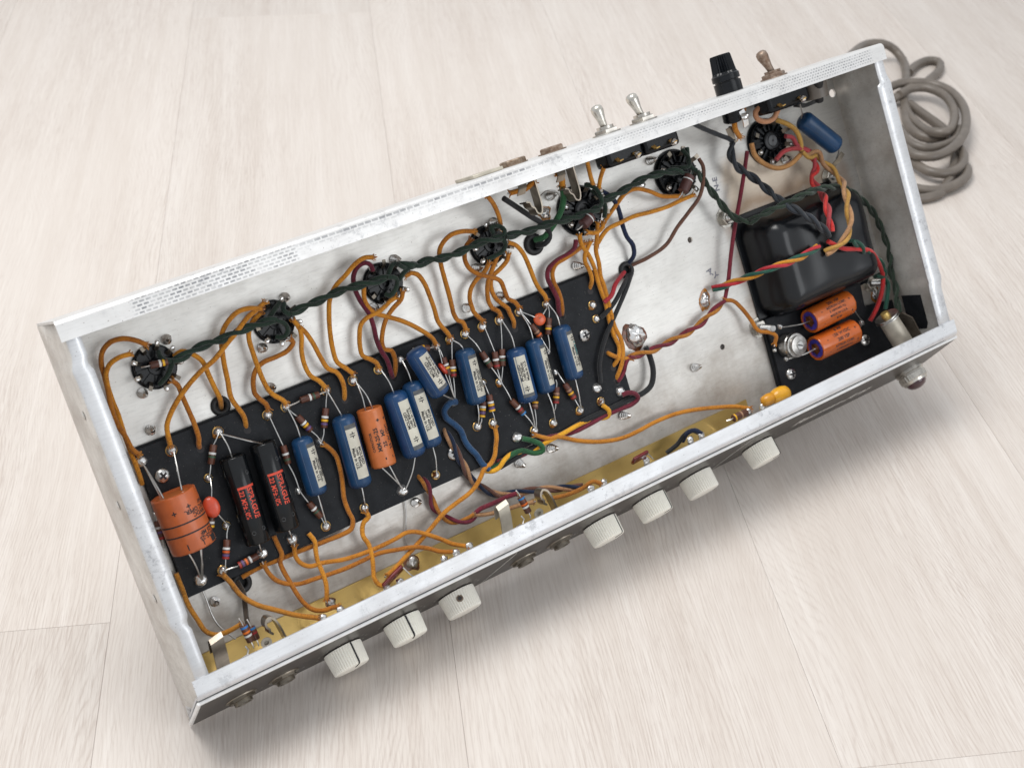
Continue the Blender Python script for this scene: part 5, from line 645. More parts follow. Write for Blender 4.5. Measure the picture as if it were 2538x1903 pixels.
def joint(x, y, z, kind, r, parent):
    if kind in ('r', 'b'):
        B().lathe((x, y, 4.9), (0, 0, 1), [(0, r * 1.06), (.6, r * 1.04), (.9, r * .9), (.6, r * .7)], 20).obj('eyelet', 'eyelet', parent)
    d = B(); k = {'r': .93, 'b': .9, 'd': 1.08, 's': 1.12}[kind]
    d.dome((x, y, 5.0), r * k, r * k, r * (1.0 if kind != 'b' else .75) + .35, rot=x, n=16, m=6, jit=.3 if kind == 's' else .14)
    d.obj('solder_joint', {'r': 'solder', 'd': 'solder', 's': 'solder', 'b': 'soldermatte'}[kind], parent, sa=70)
    if kind == 'b':
        f = B().dome((x - r * .15, y + r * .1, 5.05), r * .8, r * .7, r * .95, rot=y, jit=.5); f.obj('flux_stain', 'burn', parent, sa=70)
    elif kind == 'r' and int(x * 7) % 3 == 0:
        B().dome((x - r * .3, y - r * .35, 5.0), r * .75, r * .7, r * .8, rot=x, jit=.5).obj('flux_stain', 'flux', parent, sa=70)
for n, (x, y, z, k, r) in JOINTS.items(): joint(x, y, z, k, r, BOARD2 if n >= 45 else BOARD)

def lead(parent, a, b, r=.42, arch=1.5, mid=None):
    a, b = Vector(a), Vector(b); m = Vector(mid) if mid else a.lerp(b, .45) + Vector((random.uniform(-.5, .5), random.uniform(-.4, .4), arch))
    B().tube(catmull([a, m, b], 1.5), r, 6).obj('lead', 'lead', parent)

# ------------------------------------------------------------------ capacitors
def cyl_map(p, a, u, w, r):
    p = Vector(p)
    return lambda t, ang: p + a * t + (u * math.cos(ang) + w * math.sin(ang)) * r
def patch(b, f, t0, t1, a0, a1, nt=2, na=8):
    vs = [f(t0 + (t1 - t0) * i / nt, a0 + (a1 - a0) * j / na) for i in range(nt + 1) for j in range(na + 1)]
    b.add(vs, [(i * (na + 1) + j, i * (na + 1) + j + 1, (i + 1) * (na + 1) + j + 1, (i + 1) * (na + 1) + j) for i in range(nt) for j in range(na)])
def text_wrap(b, body, size, f, r, t, ang, along=True, sgn=1, sx=1.0):
    """along: text runs down the axis with its top towards +angle (sgn=1) or reversed (-1); else around it"""
    vs, fs = text_geo(body); out = []
    for x, y in vs:
        X, Yv = x * size * sx, y * size
        if along: out.append(f(t + sgn * X, ang + sgn * Yv / r))
        else: out.append(f(t - sgn * Yv, ang + sgn * X / r))
    b.add(out, fs)
ALPHA = [34, 8, 12, 2, 14, 22, -14, 36, 32]
SPR = 0
for ci, c in enumerate(CAPS):
    p, q = Vector(c['p']), Vector(c['q']); d = c['d']; r = d / 2; ax = q - p; ln = ax.length
    a, u, w = frame(ax)
    if w.x < 0 and c['kind'] not in ('astron',): w = -w
    k = c['kind']
    if k in ('blue', 'bluebare'):
        b = B(); e = r * .52
        prof = [(0, r * .28), (.25, r * .45)] + [(e - e * math.cos(math.radians(x)) + .2, r * .5 + (r * .5) * math.sin(math.radians(x))) for x in (25, 50, 72, 90)]
        prof += [(ln * .35, r * 1.005), (ln * .65, r * 1.005)] + [(ln - t, rr) for t, rr in prof[::-1]]
        b.lathe(p, ax, prof, 26)
        o = b.obj('film_capacitor', 'bluecap', AMP, sa=55)
        b = B()   # moulding flash seam
        f = cyl_map(p, a, u, w, r * 1.012); fl_ = math.radians(-38)
        b.strip([f(e * .9, fl_), f(ln * .5, fl_), f(ln - e * .9, fl_)], w * .25, .25); b.obj('mould_seam', 'bluecap', o)
        if k == 'blue':
            al = math.radians(ALPHA[ci]); f = cyl_map(p, a, u, w, r + .09); f2 = cyl_map(p, a, u, w, r + .15); hw = 3.4 / r
            fl = c.get('flip'); T = (lambda t: ln - t) if fl else (lambda t: t); sg = -1 if fl else 1
            b = B(); patch(b, f, T(ln * .13), T(ln * .86), al - hw, al + hw); lb_ = b.obj('paper_label', 'paper', o, sa=60)
            b = B(); patch(b, f2, T(ln * .125), T(ln * .185), al - hw, al + hw); b.obj('label_band', 'labelband', lb_, sa=60) if False else b.obj('label_band', 'labelband', o, sa=60)
            b = B(); ts = T(ln * .27)
            text_wrap(b, 'MOLDED', 2.35, f2, r, T(ln * .565), al + sg * 1.75 / r, True, sg)
            text_wrap(b, c['txt'], 2.15, f2, r, T(ln * .575), al - sg * .05 / r, True, sg, .95)
            text_wrap(b, 'Made in U.S.', 2.25, f2, r, T(ln * .585), al - sg * 1.95 / r, True, sg)
            for dt in (-.55, .55):
                patch(b, f2, ts + dt - .22, ts + dt + .22, al - 1.7 / r, al + 1.2 / r, 1, 3)
            patch(b, f2, ts - 1.7, ts - .6, al - .35 / r, al + .15 / r, 1, 2); patch(b, f2, ts + .6, ts + 1.7, al - .35 / r, al + .15 / r, 1, 2)
            b.obj('label_print', 'ink', o, sa=0)
            if c.get('stamp'):
                b = B(); text_wrap(b, '4 E5MC', 2.6, cyl_map(p, a, u, w, r + .18), r, ln * .45, al + .5 / r, True, 1); b.obj('teal_stamp', 'teal', o, sa=0)
    elif k == 'black':
        SPR += 1
        b = B(); b.lathe(p, ax, [(1.2, r * .55), (.6, r * .72), (0, r * .80), (.1, r * .92), (.9, r), (ln * .5, r), (ln - .9, r), (ln - .1, r * .92), (ln, r * .8), (ln - .6, r * .7), (ln - 1.2, r * .5)], 36)
        o = b.obj('film_capacitor', 'blackcap', AMP, sa=50, label='%s of the two glossy black capacitors with red lettering' % ('left' if SPR == 1 else 'right'))
        f = cyl_map(p, a, u, w, r + .05); b = B(); al = math.radians(10)
        patch(b, f, ln * .335, ln * .362, al - .75, al + .65, 1, 12)
        text_wrap(b, 'SPRAGUE', 4.1, f, r, ln * .535, al + .12, True, 1, .92)
        text_wrap(b, c['txt'], 3.4, f, r, ln * .53, al - .55, True, 1, .9)
        text_wrap(b, 'DYFILM', 2.6, f, r, ln * .5, al - 1.05, True, 1, .9) if False else None
        b.obj('red_lettering', 'redink', o, sa=0)
        b = B()
        for tt, aa in ((.2, .55), (.84, .5), (.86, -.35)):
            cpt = f(ln * tt, aa); nrm = (cpt - (p + a * ln * tt)).normalized(); _, e1, e2 = frame(nrm, a)
            B().tube([cpt + (e1 * math.cos(x * math.pi / 6) + e2 * math.sin(x * math.pi / 6)) * .95 for x in range(13)], .09, 4).obj('mould_mark', 'labelband', o)
    elif k in ('orange', 'orangebig', 'astron'):
        mt = 'astroncap' if k == 'astron' else 'orangecap'; b = B(); ins = 1.3 if k != 'astron' else .8
        prof = [(ins, 0.05), (ins, r * .72), (.25, r * .84), (0, r * .93), (.35, r * .985), (1.2, r), (ln - 1.2, r), (ln - .35, r * .985), (ln, r * .93), (ln - .25, r * .84), (ln - ins, r * .72), (ln - ins, .05)]
        b.lathe(p, ax, prof, 40, rad=lambda i, t: 1 + .012 * math.sin(i * 1.7 + t) if (t < 1 or t > ln - 1) else 1)
        o = b.obj('electrolytic_capacitor', mt, AMP, sa=45, label={'orangebig': 'wide orange electrolytic capacitor with two black bands', 'orange': 'narrow orange electrolytic capacitor between blue capacitors'}.get(k) or ('upper orange electrolytic on the small board' if c['txt'] == 'C1' else 'lower orange electrolytic on the small board'))
        f = cyl_map(p, a, u, w, r + .06); b = B()
        if k == 'orangebig':
            for tt in (.475, .66): patch(b, f, ln * tt, ln * tt + .75, -1.5, 1.5, 1, 24)
            al = .25
            text_wrap(b, '+', 4.4, f, r, ln * .27, -.45, False, -1); text_wrap(b, '+', 4.4, f, r, ln * .235, .25, False, -1)
            text_wrap(b, '25 WVDC', 2.9, f, r, ln * .41, .88, False, -1); text_wrap(b, '25 VDC OPER.', 2.9, f, r, ln * .33, .78, False, -1); text_wrap(b, '2547', 2.4, f, r, ln * .24, 1.0, False, -1)
            text_wrap(b, '25-25 MF', 2.9, f, r, ln * .745, .8, False, -1); text_wrap(b, 'MX-25-25', 2.9, f, r, ln * .83, .72, False, -1)
            text_wrap(b, 'I', 4.0, f, r, ln * .88, -.42, False, -1); text_wrap(b, 'I', 3.4, f, r, ln * .9, .3, False, -1)
            patch(b, f, ln * .85, ln * .97, .75, 1.15, 1, 6)
        elif k == 'orange':
            for t_, y_, s_ in (('CAPACITOR', .95, 1.9), ('MM-25-25', .46, 3.1), ('25   MF', -.06, 3.1), ('25 WVDC', -.58, 3.1), ('40 VSP', -.98, 2.8)): text_wrap(b, t_, s_, f, r, ln * (.52 if s_ > 2.5 else .55), .16 - y_, True, -1)
            for y_ in (.15, .85): text_wrap(b, '+', 3.6, f, r, ln * .2, y_ - .05, True, -1); text_wrap(b, '-', 4.2, f, r, ln * .86, y_ - .25, True, -1)
        else:
            T1 = [('8 MF', .95, 3.0), ('150 WVDC', .5, 3.0), ('200 VSP', .06, 3.0), ('ASTRON CORP.', -.38, 2.3), ('E. NEWARK N.J.', -.72, 2.0)] if c['txt'] == 'C2' else [('200 VSP', .8, 3.0), ('ASTRON CORP.', .42, 2.3), ('E. NEWARK N.J.', .1, 2.0), ('MADE IN U.S.A.', -.25, 2.2), ('8120', -.62, 2.2)]
            for t_, y_, s_ in T1: text_wrap(b, t_, s_, f, r, ln * .52, -.25 + y_ * (-1 if w.y < 0 else 1), True, 1 if w.y > 0 else -1) if False else None
            sg = 1 if w.y > 0 else -1
            g = (lambda t, ang, f=f, sg=sg: f(t, sg * ang))
            for t_, y_, s_ in T1: text_wrap(b, t_, s_, g, r, ln * .54, y_ + .1, True, 1)
            for y_ in (.5, -.5): text_wrap(b, '+', 2.8, g, r, ln * .88, y_, True, 1); text_wrap(b, '-', 3.2, g, r, ln * .17, y_, True, 1)
        b.obj('printing', 'ink', o, sa=0)
        if k == 'astron':
            b = B(); b.lathe(p + a * .2, a, [(0, r * .78), (.5, r * .78), (.5, r * .4)], 26, cap=False); b.obj('paper_end', 'purple', o)
            b = B(); b.lathe(p + a * .1, a, [(0, r * .45), (.3, r * .42), (.6, .1)], 14, rad=lambda i, t: 1 + .2 * math.sin(i * 2.3)); b.obj('end_seal', 'burn', o)
        else:
            b = B(); b.lathe(p + a * (ins - .5), a, [(0, r * .7), (.1, r * .7)], 24); b.obj('end_seal', mt, o)
    # leads
    n1, n2 = len(c['j1']), len(c['j2'])
    if k != 'bluebare':
        for i, jp in enumerate(c['j1']):
            off = w * ((i - .5 * (n1 - 1)) * r * (.85 if k == 'orangebig' else .6)) if n1 > 1 else Vector()
            st = p + a * (.6 if k != 'black' else .9) + off
            lead(o, st, Vector(jp) + Vector((random.uniform(-.5, .5), random.uniform(-.4, .2), r * .12 + 1.6)), .45, 1.8 if r < 9 else 1)
        for i, jp in enumerate(c['j2']):
            off = w * ((i - .5 * (n2 - 1)) * r * .7) if n2 > 1 else Vector()
            lead(o, q - a * .6 + off, Vector(jp) + Vector((random.uniform(-.6, .6), random.uniform(-.3, .5), 1.4)), .45, 1.4)
        if k == 'orangebig':
            lead(o, q - a * .6 + w * 3, Vector(c['j2'][0]) + Vector((.4, 0, 1.6)), .45, 1.2); lead(o, p + w * 5, Vector(c['j1'][1]) + Vector((.6, 0, 1.6)), .45, 1)
            o2 = Vector(c['j1'][0]); lead(o, o2 + Vector((0, -.5, 1.6)), o2 + Vector((3.5, -31, 2)), .42, .5)
    else:
        B().tube(catmull([p, p + Vector((-1, 3, 3)), p + Vector((-3.5, 9, 6))], 1.2), .42, 6).obj('lead', 'lead', o)
        B().tube(catmull([q, q + Vector((1.2, -3, -1)), q + Vector((1.2, -7, -5))], 1.2), .42, 6).obj('lead', 'lead', o)
        o['label'] = 'plain blue capacitor floating near the rectifier socket'

# ------------------------------------------------------------------ resistors
for rr in RES:
    p, q, d = Vector(rr['p']), Vector(rr['q']), rr['d']; ax = q - p; ln = ax.length; r = d / 2; a, u, w = frame(ax); big = d > 5
    b = B(); b.lathe(p, ax, [(0, r * .55), (.02, r * .9), (.28, r), (ln - .28, r), (ln - .02, r * .9), (ln, r * .55)], 18)
    o = b.obj('resistor', 'resistorbig' if big else 'resistor', AMP, sa=50)
    for t, col in rr['bands']:
        b = B(); hw = .55 if not big else .35; t = min(max(t * ln, hw + .1), ln - hw - .05); b.lathe(p + a * (t - hw), a, [(0, r + .03), (2 * hw, r + .03)], 18, cap=False); b.obj('colour_band', 'band_' + col, o)
    for end, jp, sg in ((p, rr['j1'], -1), (q, rr['j2'], 1)):
        if jp: lead(o, end, Vector(jp) + Vector((random.uniform(-.3, .3), random.uniform(-.3, .3), 1.6)), .4, .7)
        else: B().tube([end, end + a * sg * 2.2, end + a * sg * 4 - Vector((0, 0, 1.4))], .4, 6).obj('lead', 'lead', o)

# ------------------------------------------------------------------ disc and mica capacitors
for (p, r, k) in DISCS:
    b = B(); p = Vector(p)
    if k == 'e': nrm = Vector((.85, .35, .35)); sc_ = 1.15
    else: nrm = Vector((-.15, .1, 1)); sc_ = 1
    h = 1.5; b.lathe(p - nrm.normalized() * h, nrm, [(0, .1), (.12, r * .55), (.7, r * .93), (h, r), (2 * h - .7, r * .93), (2 * h - .12, r * .55), (2 * h, .1)], 24)
    if k == 'o':
        for v in b.v: v.x = p.x + (v.x - p.x) * .8; v.y = p.y + (v.y - p.y) * 1.08
    o = b.obj('disc_capacitor', 'disc', AMP, sa=80, label={'o': 'oval orange disc capacitor beside the wide orange electrolytic', 't': 'round red disc capacitor near the right end of the board', 'e': 'red disc capacitor seen edge-on'}[k])
    if k == 't':
        b = B(); text_flat(b, '.02', 2.4, p + Vector((.2, .4, h * .98)), Vector((.4, -.9, 0)), Vector((.9, .4, 0))); b.obj('printing', 'burn', o, sa=0)
    tg = {'o': (JOINTS[4], JOINTS[5]), 't': (JOINTS[27], JOINTS[28]), 'e': (JOINTS[22], JOINTS[33])}[k]
    for j_ in tg:
        e_ = Vector(j_[:3]) + Vector((.4, 0, 1.5)); dr = (e_ - p); dr.z = 0; lead(o, p + dr.normalized() * r * .8, e_, .36, .8)
for x, y, z, ln, rz in ((119, 7.5, 21, 15, 22), (283.5, 9, 21, 11, 4)):
    R = Matrix.Rotation(math.radians(rz), 3, 'Z') @ Matrix.Rotation(math.radians(55), 3, 'X')
    b = B(); b.box((x, y, z), (ln, 7, 2.2), R); o = b.obj('mica_capacitor', 'mica', AMP, bevel=.9)
    B().tube(catmull([Vector((x, y, z)) + R @ Vector((ln / 2, 0, 0)), Vector((x + ln / 2 + 2, y - 2, z - 1)), Vector((x + ln / 2 + 4, y - 5, z - 2))], 1), .4, 6).obj('lead', 'lead', o)
a0, a1 = Vector((394.5, 6.5, 21)), Vector((384, 7.0, 21)); ax = a1 - a0
b = B(); b.lathe(a0 + Vector((3.5, 0, 0)), ax, [(0, 1.5), (.4, 3.2), (2, 4.6), (5, 5.2), (9, 5.0), (12, 4.0), (14, 2.0), (14.5, .4)], 22); o = b.obj('film_capacitor', 'yellowcap', AMP, sa=60, label='yellow dipped capacitor behind the front rim')
B().lathe(a0 + Vector((3.7, 0, 0)), Vector((1, 0, 0)), [(0, 2.0), (.25, 1.9)], 14).obj('end_cap', 'blue', o)
b = B(); b.lathe((377, 7.5, 21), (1, 0, 0), [(0, 1), (1, 3), (5, 3.8), (8, 3.4), (10, 1.0)], 18); b.obj('film_capacitor', 'yellowcap', AMP, sa=60, label='smaller yellow capacitor half hidden by the front rim')

# trim pot
p0, p1 = Vector((TRIM[0], TRIM[1], 5.2)), Vector((TRIM[0] + .6, TRIM[1] - .3, 17.0)); ax = p1 - p0; ln = ax.length
b = B(); b.lathe(p0, ax, [(0, 7.4), (.6, 7.9), (ln * .55, 7.9), (ln * .6, 7.5), (ln * .78, 7.5), (ln * .8, 6.2), (ln, 6.2), (ln + .1, 5.9)], 30); o = b.obj('trim_potentiometer', 'steel', AMP, sa=30, label='round metal trimmer with screwdriver slot on the small board')
a, u, w = frame(ax)
B().lathe(p1 + a * .1, a, [(0, 2.4), (.7, 2.4)], 18).obj('shaft', 'steelbright', o)
B().strip([p1 + a * .82 - u * 2.1, p1 + a * .82 + u * 2.1], w * .8, .12).obj('slot', 'ink', o)

# ------------------------------------------------------------------ wires
SOFT = {'red', 'redpale', 'greendk', 'black', 'slate', 'salmon', 'olive', 'lead', 'brownorange'}
fray = B()
for col, r, path in WIRES:
    pts = catmull(path, 1.5)
    if r > 1: r *= 1.14
    b = B(); b.tube(pts, r, 10 if col != 'lead' else 6, .06 if col not in SOFT else .02)
    o = b.obj('wire', col, AMP, sa=80)
    if col in ('orange', 'orangedark', 'tan'):
        for end, nx in ((pts[0], pts[1]), (pts[-1], pts[-2])):
            if end.z > 6.5:
                f = B(); dr = (end - nx).normalized(); _, u, w = frame(dr)
                for i in range(9):
                    th = i * 2.4; d0 = u * math.cos(th) + w * math.sin(th)
                    f.tube([end - dr * .6 + d0 * r * .7, end + dr * random.uniform(.2, .7) + d0 * r * random.uniform(.9, 1.35), end + dr * random.uniform(.7, 1.7) + d0 * r * random.uniform(1.0, 1.9)], random.uniform(.16, .34), 4)
                f.obj('frayed_end', col, o)
                B().tube([end - dr * .8, end + dr * 1.8], .5, 6).obj('bare_end', 'lead', o)
for cols, r, pitch, path in TWISTS:
    pts = catmull(path, 1.1); n = len(cols); acc = 0; fr = []; prev = None
    for k, pt in enumerate(pts):
        t = (pts[min(k + 1, len(pts) - 1)] - pts[max(k - 1, 0)]).normalized()
        if prev is None: _, u, w = frame(t)
        else: u = prev.rotation_difference(t) @ u; w = t.cross(u).normalized(); u = w.cross(t).normalized()
        prev = t
        if k: acc += (pt - pts[k - 1]).length
        fr.append((pt, u.copy(), w.copy(), acc))
    for i, col in enumerate(cols):
        b = B(); rad = r * (.98 if n == 2 else 1.12)
        b.tube([pt + (u * math.cos(2 * math.pi * (s / pitch + i / n)) + w * math.sin(2 * math.pi * (s / pitch + i / n))) * rad for pt, u, w, s in fr], r, 9, .05)
        b.obj('wire', col, AMP, sa=80)
for path in LOOPS:
    B().tube(catmull(path, 1.3), 1.35, 9, .07).obj('wire', 'heater', AMP, sa=80)

# ------------------------------------------------------------------ tube sockets
def lug_mesh(r0, r1, z0, z1, w):
    d = Vector((1, 0, 0)); t = Vector((0, 1, 0))
    return B().strip([d * r0 + Vector((0, 0, z0 - 1)), d * (r0 + .3) + Vector((0, 0, z0 + 1.5)), d * (r0 * .5 + r1 * .5) + Vector((0, 0, z1)), d * r1 + Vector((0, 0, z1 + .4))], t * w, .45).mesh('terminal', None, .001, 30)
def make_sock9():
    b = B(); b.lathe((0, 0, 0), (0, 0, 1), [(0, 11.4), (.9, 11.4), (.9, 10.8), (3.4, 10.6), (3.8, 10.2), (3.8, 4.2), (4.8, 3.9), (4.8, 2.2), (2.2, 2.0)], 36)
    for i in range(9):
        th = 2 * math.pi * (i + .5) / 10; R = Matrix.Rotation(th, 3, 'Z'); b.box(R @ Vector((7.2, 0, 4.2)), (5.6, .9, 1.2), R)
    return b.mesh('socket9', None, .001, 30), lug_mesh(8.0, 12.4, 4, 8.2, 1.9), B().dome((11.6, 0, 7.6), 1.5, 1.3, 1.6, 0, 10, 4, 0, .4).mesh('sold', None, .001, 60), 9, .35, (0, 2, 3, 5, 7, 8)
def make_sock8():
    b = B(); b.lathe((0, 0, 0), (0, 0, 1), [(0, 14.8), (1.0, 14.8), (1.0, 13.6), (3.8, 13.4), (4.3, 12.8), (4.3, 6.6), (6.6, 6.3), (7.0, 5.6), (7.0, 3.6), (5.4, 3.3)], 40)
    for i in range(16):
        th = 2 * math.pi * (i + .5) / 16; R = Matrix.Rotation(th, 3, 'Z'); b.box(R @ Vector((9.7, 0, 4.9)), (5.8, 1.1, 1.8), R)
    return b.mesh('socket8', None, .001, 30), lug_mesh(10.0, 15.2, 4.6, 9.0, 2.6), B().dome((13.6, 0, 8.2), 1.8, 1.5, 1.8, 0, 10, 4, 0, .4).mesh('sold', None, .001, 60), 8, .2, (0, 1, 3, 4, 6)
SK9, SK8 = make_sock9(), make_sock8()
POS = ['first small tube socket from the left end', 'second small tube socket from the left end', 'third small tube socket from the left end', 'fourth small tube socket from the left end', 'octal tube socket under the green wire beside the rear jacks', 'octal tube socket with a fat brown resistor across it', 'octal rectifier socket with a bare centre post']
for i, (x, y) in enumerate(SOCK9 + SOCK8):
    body, lug, sold, nl, a0, wet = SK9 if i < 4 else SK8; rz = [.9, 2.1, .4, 1.3, .2, 2.6, .9][i]
    o = link('tube_socket', body, 'bakelite', AMP, (x * .001, y * .001, .0001), POS[i], rot=(0, 0, rz))
    for q_ in range(nl):
        link('terminal', lug, 'clip', o, o['_o'], rot=(0, 0, a0 + 2 * math.pi * q_ / nl))
        if q_ in wet: link('solder', sold, 'solder', o, o['_o'], rot=(0, 0, a0 + 2 * math.pi * q_ / nl))
    if i == 6:
        B().lathe((x, y, 5.5), (0, 0, 1), [(0, 3.4), (1.6, 3.4), (1.8, 3.0)], 20).obj('centre_post', 'labelband', o)
        B().lathe((x, y, 7.3), (0, 0, 1), [(0, .8), (.1, .8)], 12).obj('post_hole', 'ink', o)

# ------------------------------------------------------------------ screws, nuts, grommets, solder blobs
b = B(); n = 12; turns = 5; vs = []; path = []
prof = [(0, 2.5)]
for k in range(5): zz = .4 + k * 1.35; rr_ = 2.7 - .34 * k; prof += [(zz, rr_ * .62), (zz + .6, rr_), (zz + .78, rr_)]
prof += [(7.4, .9), (8.2, .2)]
b.lathe((0, 0, 0), (.05, 0, 1), prof, 14); SCR = b.mesh('screw_tip', None, .001, 25)
for i, (x, y, z) in enumerate(SCREWS):
    link('screw_tip', SCR, 'screwsteel', AMP, (x * .001, y * .001, 0), rot=(random.uniform(-.12, .12), random.uniform(-.12, .12), random.uniform(0, 6)))
b = B(); b.dome((0, 0, 0), 4.0, 4.0, 2.3, n=20, m=5); PH = b.mesh('screw', None, .001, 50)
b = B(); b.box((0, 0, 1.9), (4.2, 1.1, 1.1)); b.box((0, 0, 1.92), (1.1, 4.2, 1.1)); PHX = b.mesh('cross_recess', None, .001, 0)
for i, (x, y, z) in enumerate(PHILLIPS):
    o = link('pan_head_screw', PH, 'steelbright', BOARD2 if x > 400 else BOARD, (x * .001, y * .001, .00505), rot=(0, 0, i * 1.3 + .4))
for (x, y, z), i in zip(PHILLIPS, range(9)):
    link('screw_recess', PHX, 'ink', BOARD2 if x > 400 else BOARD, (x * .001, y * .001, .00505), rot=(0, 0, i * 1.3 + .4))
for i, (x, y, z) in enumerate(NUTS):
    b = B(); b.lathe((x, y, .05), (0, 0, 1), [(0, 6.2), (.8, 6.2)], 22, rad=lambda i, t: 1 + .03 * (i % 2)); b.lathe((x, y, .85), (0, 0, 1), [(0, 4.9), (3.0, 4.9), (3.4, 4.4)], 6, (math.cos(i), math.sin(i), 0)); o = b.obj('mounting_nut', 'nickel', AMP, sa=30)
    hh = (6, 13, 5, 12)[i]; b = B(); pr = [(3, 2.3)]
    for k in range(int((hh - 3) / .8)): pr += [(3.2 + k * .8, 2.4), (3.6 + k * .8, 2.05)]
    pr += [(hh, 2.2), (hh + .4, 1.7)]; b.lathe((x, y, .3), (.12 if hh > 10 else 0, -.1 if hh > 10 else 0, 1), pr, 14); b.obj('bolt', 'steelbright', o, sa=25)
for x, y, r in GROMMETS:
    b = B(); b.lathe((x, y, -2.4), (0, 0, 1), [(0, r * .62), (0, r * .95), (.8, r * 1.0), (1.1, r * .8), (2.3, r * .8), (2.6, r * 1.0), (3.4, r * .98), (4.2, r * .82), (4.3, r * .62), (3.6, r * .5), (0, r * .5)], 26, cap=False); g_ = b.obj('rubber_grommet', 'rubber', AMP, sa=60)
    B().lathe((x, y, -2.6), (0, 0, 1), [(0, r * .6), (.4, r * .6)], 18).obj('shade_plug', 'rubber', g_)  # added dark disc that stands in for the shade below the chassis
for x, y, z, a, c_, rot, k in BLOBS:
    z0 = .9 if k == 'brass' else .02
    rt = math.radians(rot)
    if k in ('burn', 'ring', 'brass'):
        b = B(); b.dome((x - a * (.1 if k == 'burn' else .05), y - c_ * (.14 if k == 'burn' else .04), z0), a * 1.2, c_ * 1.25, .35, rt, 20, 3, 0, .5); fx = b.obj('flux_stain', 'burn' if k != 'ring' else 'flux', AMP, sa=80)
    b = B(); b.dome((x, y, z0), a * .9, c_ * .88, min(a, c_) * .62, rt, 20, 6, 0, .5); b.obj('solder_joint', 'solder' if k != 'brass' else 'soldermatte', AMP, sa=80)
for x, y, z in LUGS:
    b = B(); b.strip([(x, y - 7, z - 6), (x, y - 3, z - 1.2), (x, y + 1.2, z)], (4.2, 0, 0), .6); o = b.obj('pot_terminal', 'steelbright', AMP, sa=40)
    B().dome((x, y + .4, z - .4), 2.2, 2.0, 1.7, x, 12, 5, 0, .4).obj('solder', 'solder', o, sa=70)
# potentiometers and input jacks behind the panel
for i, kx in enumerate(KX):
    p = panel(kx, KZ + 1, -2.4); b = B(); b.lathe(p, -pn, [(0, 4.8), (2, 4.8), (2, 11.6), (3, 12.0), (11.5, 12.0), (12.3, 11.0)], 30); b.obj('potentiometer', 'steelbright', AMP, sa=35)
for i, jx in enumerate((25.5, 49, 196.3, 220.8)):
    p = panel(jx, KZ, -2.2); b = B(); b.lathe(p, -pn, [(0, 6), (4, 6), (4, 4.5), (10, 4.5)], 18); o = b.obj('input_jack', 'steelbright', AMP, sa=35)
    if i % 2 == 0:
        cx = 19.8 if i == 0 else 186.0; bb = B(); wv = (7.0, 1.4, 0)
        bb.strip([(cx - .4, -8, 20), (cx, 2, 28), (cx + .6, 12, 31), (cx + 1.2, 19.5, 31.5), (cx + 1.5, 21.4, 29.5), (cx + 1.2, 20.0, 27), (cx + .8, 14, 25)], wv, .8)
        bb.obj('contact_spring', 'clip' if i == 0 else 'clippale', o, sa=50)
    else:
        ox = 50.2 if i == 1 else 214.6
        hairpin([(ox + 4.0, -2), (ox + 2.6, 6), (ox + 1.4, 14), (ox - .2, 18.2), (ox - 2.6, 19.4), (ox - 4.4, 17.6), (ox - 4.6, 15.2), (ox - 3.6, 13.8), (ox - 4.0, 12.2), (ox - 2.6, 10.8)], 26, 33, o, th=1.1)
        tx = ox - 6.0; bb = B(); bb.lathe((tx, 6.5, 26), (0, -.3, 1), [(0, 2.9), (.7, 2.9), (.7, 1.3), (0, 1.3)], 18); bb.strip([(tx, 4.6, 26), (tx + 1, -4, 22)], (4.4, 0, 0), .6); bb.obj('ground_tab', 'clippale', o)
        lb2 = B(); lb2.dome((ox - 18, 2, 22), 2.2, 2.2, 3.0, 0, 12, 5, 0, .6); lb2.tube([(ox - 17, 3, 24), (ox - 15.5, 7, 26), (ox - 16, 9, 25)], .5, 6); lb2.obj('solder', 'soldermatte', o)
# small tab by the blue capacitor
B().strip([(492, 124, 4), (495.5, 127.5, 8.5), (499, 131, 10)], (2.0, -2.4, 0), .7).obj('solder_tab', 'clip', AMP)

# ink stamps on the bare metal
b = B(); text_flat(b, 'A-Y', 5.2, (383.2, 88.9, .05), Vector((.62, -.78, 0)), Vector((.78, .62, 0)), 1.1); b.obj('ink_stamp', 'stampink', AMP, sa=0)
b = B(); text_flat(b, 'N-E', 5.0, (404.3, 139.4, .05), Vector((.05, 1, 0)), Vector((-1, .05, 0)), 1.1); b.obj('ink_stamp', 'stampink', AMP, sa=0)

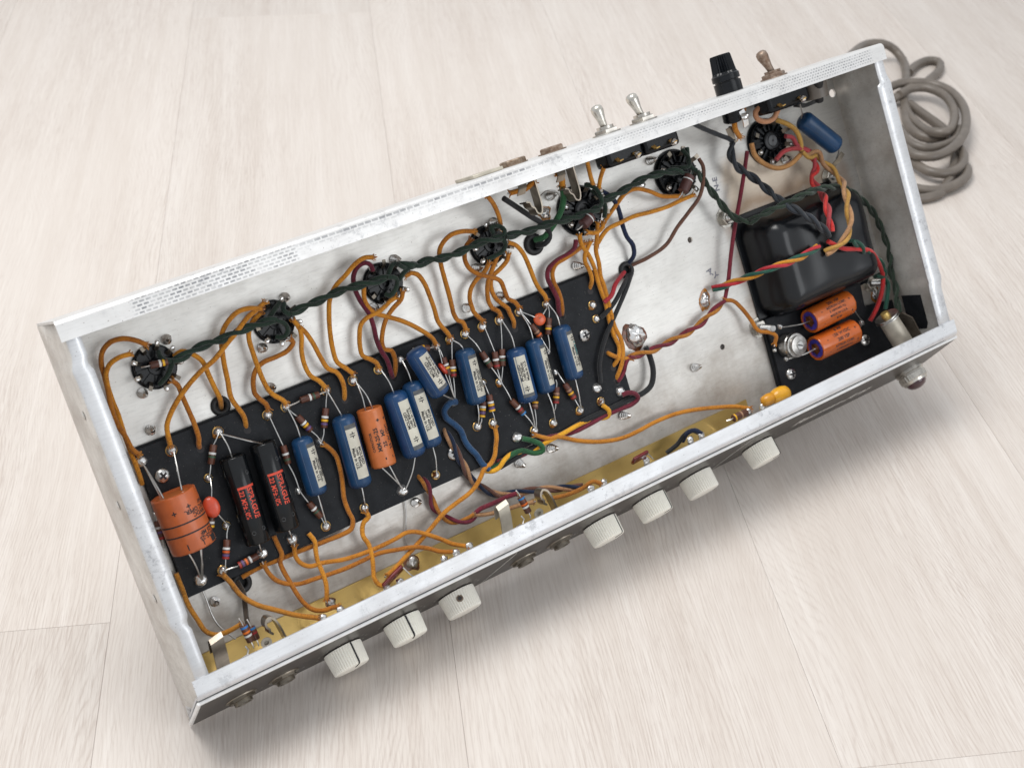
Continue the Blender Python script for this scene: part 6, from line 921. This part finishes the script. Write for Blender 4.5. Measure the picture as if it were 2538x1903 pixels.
# ------------------------------------------------------------------ transformers
def bell():
    x0, x1, y0, y1, h = 409.5, 496.5, 47.5, 113.5, 29.0; n = 14
    bm = B(); nx, ny = 40, 34; vs = []; fs = []
    cx, cy, hx, hy = (x0 + x1) / 2, (y0 + y1) / 2, (x1 - x0) / 2, (y1 - y0) / 2
    def prof(d, k):  # d distance in from the edge
        R = k
        if d >= R: return 1.0
        t = d / R; return math.sqrt(max(0, 1 - (1 - t) ** 2))
    for j in range(ny + 1):
        for i in range(nx + 1):
            s_ = -1 + 2 * i / nx; t_ = -1 + 2 * j / ny
            s_ = math.copysign(1 - (1 - abs(s_)) ** 1.7, s_); t_ = math.copysign(1 - (1 - abs(t_)) ** 1.7, t_)
            # rounded-rectangle plan
            x, y = s_ * hx, t_ * hy; R = 13.0
            ddx, ddy = max(0, abs(x) - (hx - R)), max(0, abs(y) - (hy - R))
            if ddx > 0 and ddy > 0:
                l_ = max(ddx, ddy); g = l_ / math.hypot(ddx, ddy); x = math.copysign(hx - R + ddx * g, x); y = math.copysign(hy - R + ddy * g, y)
            dd = min(hx - abs(x), hy - abs(y)) if not (ddx > 0 and ddy > 0) else R - math.hypot(abs(x) - (hx - R), abs(y) - (hy - R))
            z = h * (.86 * prof(dd, 15) + .14 * min(1, dd / 5))
            z += 1.6 * mnoise.noise(Vector((x * .045, y * .05, 2))) * min(1, dd / 16)
            z -= .7 * math.exp(-((x + 16 + y * .15) / 8) ** 2) * min(1, dd / 14) * (1 if y > -4 else math.exp(-((y + 4) / 8) ** 2))
            z -= .8 * math.exp(-((y + 6 - x * .06) / 9) ** 2) * min(1, dd / 14) * (1 if x > 2 else math.exp(-((x - 2) / 10) ** 2))
            vs.append((cx + x, cy + y, .3 + z))
    for j in range(ny):
        for i in range(nx): fs.append((j * (nx + 1) + i, j * (nx + 1) + i + 1, (j + 1) * (nx + 1) + i + 1, (j + 1) * (nx + 1) + i))
    bm.add(vs, fs); return bm.obj('power_transformer', 'transformer', AMP, sa=80, label='glossy black power transformer bell with a wire exit hole')
TR = bell()
B().prism([(406.5, 44.5), (499.5, 44.5), (499.5, 116.5), (406.5, 116.5)], .05, 1.3).obj('mounting_flange', 'transformer', TR, bevel=.4)
b = B(); b.lathe((444.5, 81.5, 25.6), (0, 0, 1), [(0, 8.4), (1.6, 8.2), (2.2, 7.2), (2.0, 5.6), (.4, 5.2)], 26, cap=False); b.obj('exit_grommet', 'rubber', TR)
B().lathe((444.5, 81.5, 27.6), (0, 0, 1), [(0, 6.0), (.1, 6.0)], 20).obj('exit_hole', 'ink', TR)
b = B(); b.box((453, 80, -26), (92, 70, 49)); lam = b.obj('lamination_stack', 'iron', TR, bevel=1)
b = B(); b.box((453, 80, -66), (84, 62, 30)); b.obj('lower_bell', 'transformer', TR, bevel=10)
b = B(); b.box((372, 36, -35.2), (62, 56, 67.6)); o = b.obj('output_transformer', 'iron', AMP, bevel=1.5, label='output transformer hidden under the chassis')

# ------------------------------------------------------------------ power cord
cb = B()
for path in CORD: cb.tube(catmull([Vector(p) * 1000 for p in path], 6), 4.1, 12)
co_ = cb.obj('power_cord', 'cord', None, origin='c', sa=80)
co_['label'] = 'grey-brown power cord coiled loosely on the floor behind the chassis'; co_['category'] = 'cord'

for o in bpy.data.objects:
    if '_o' in o.keys(): del o['_o']
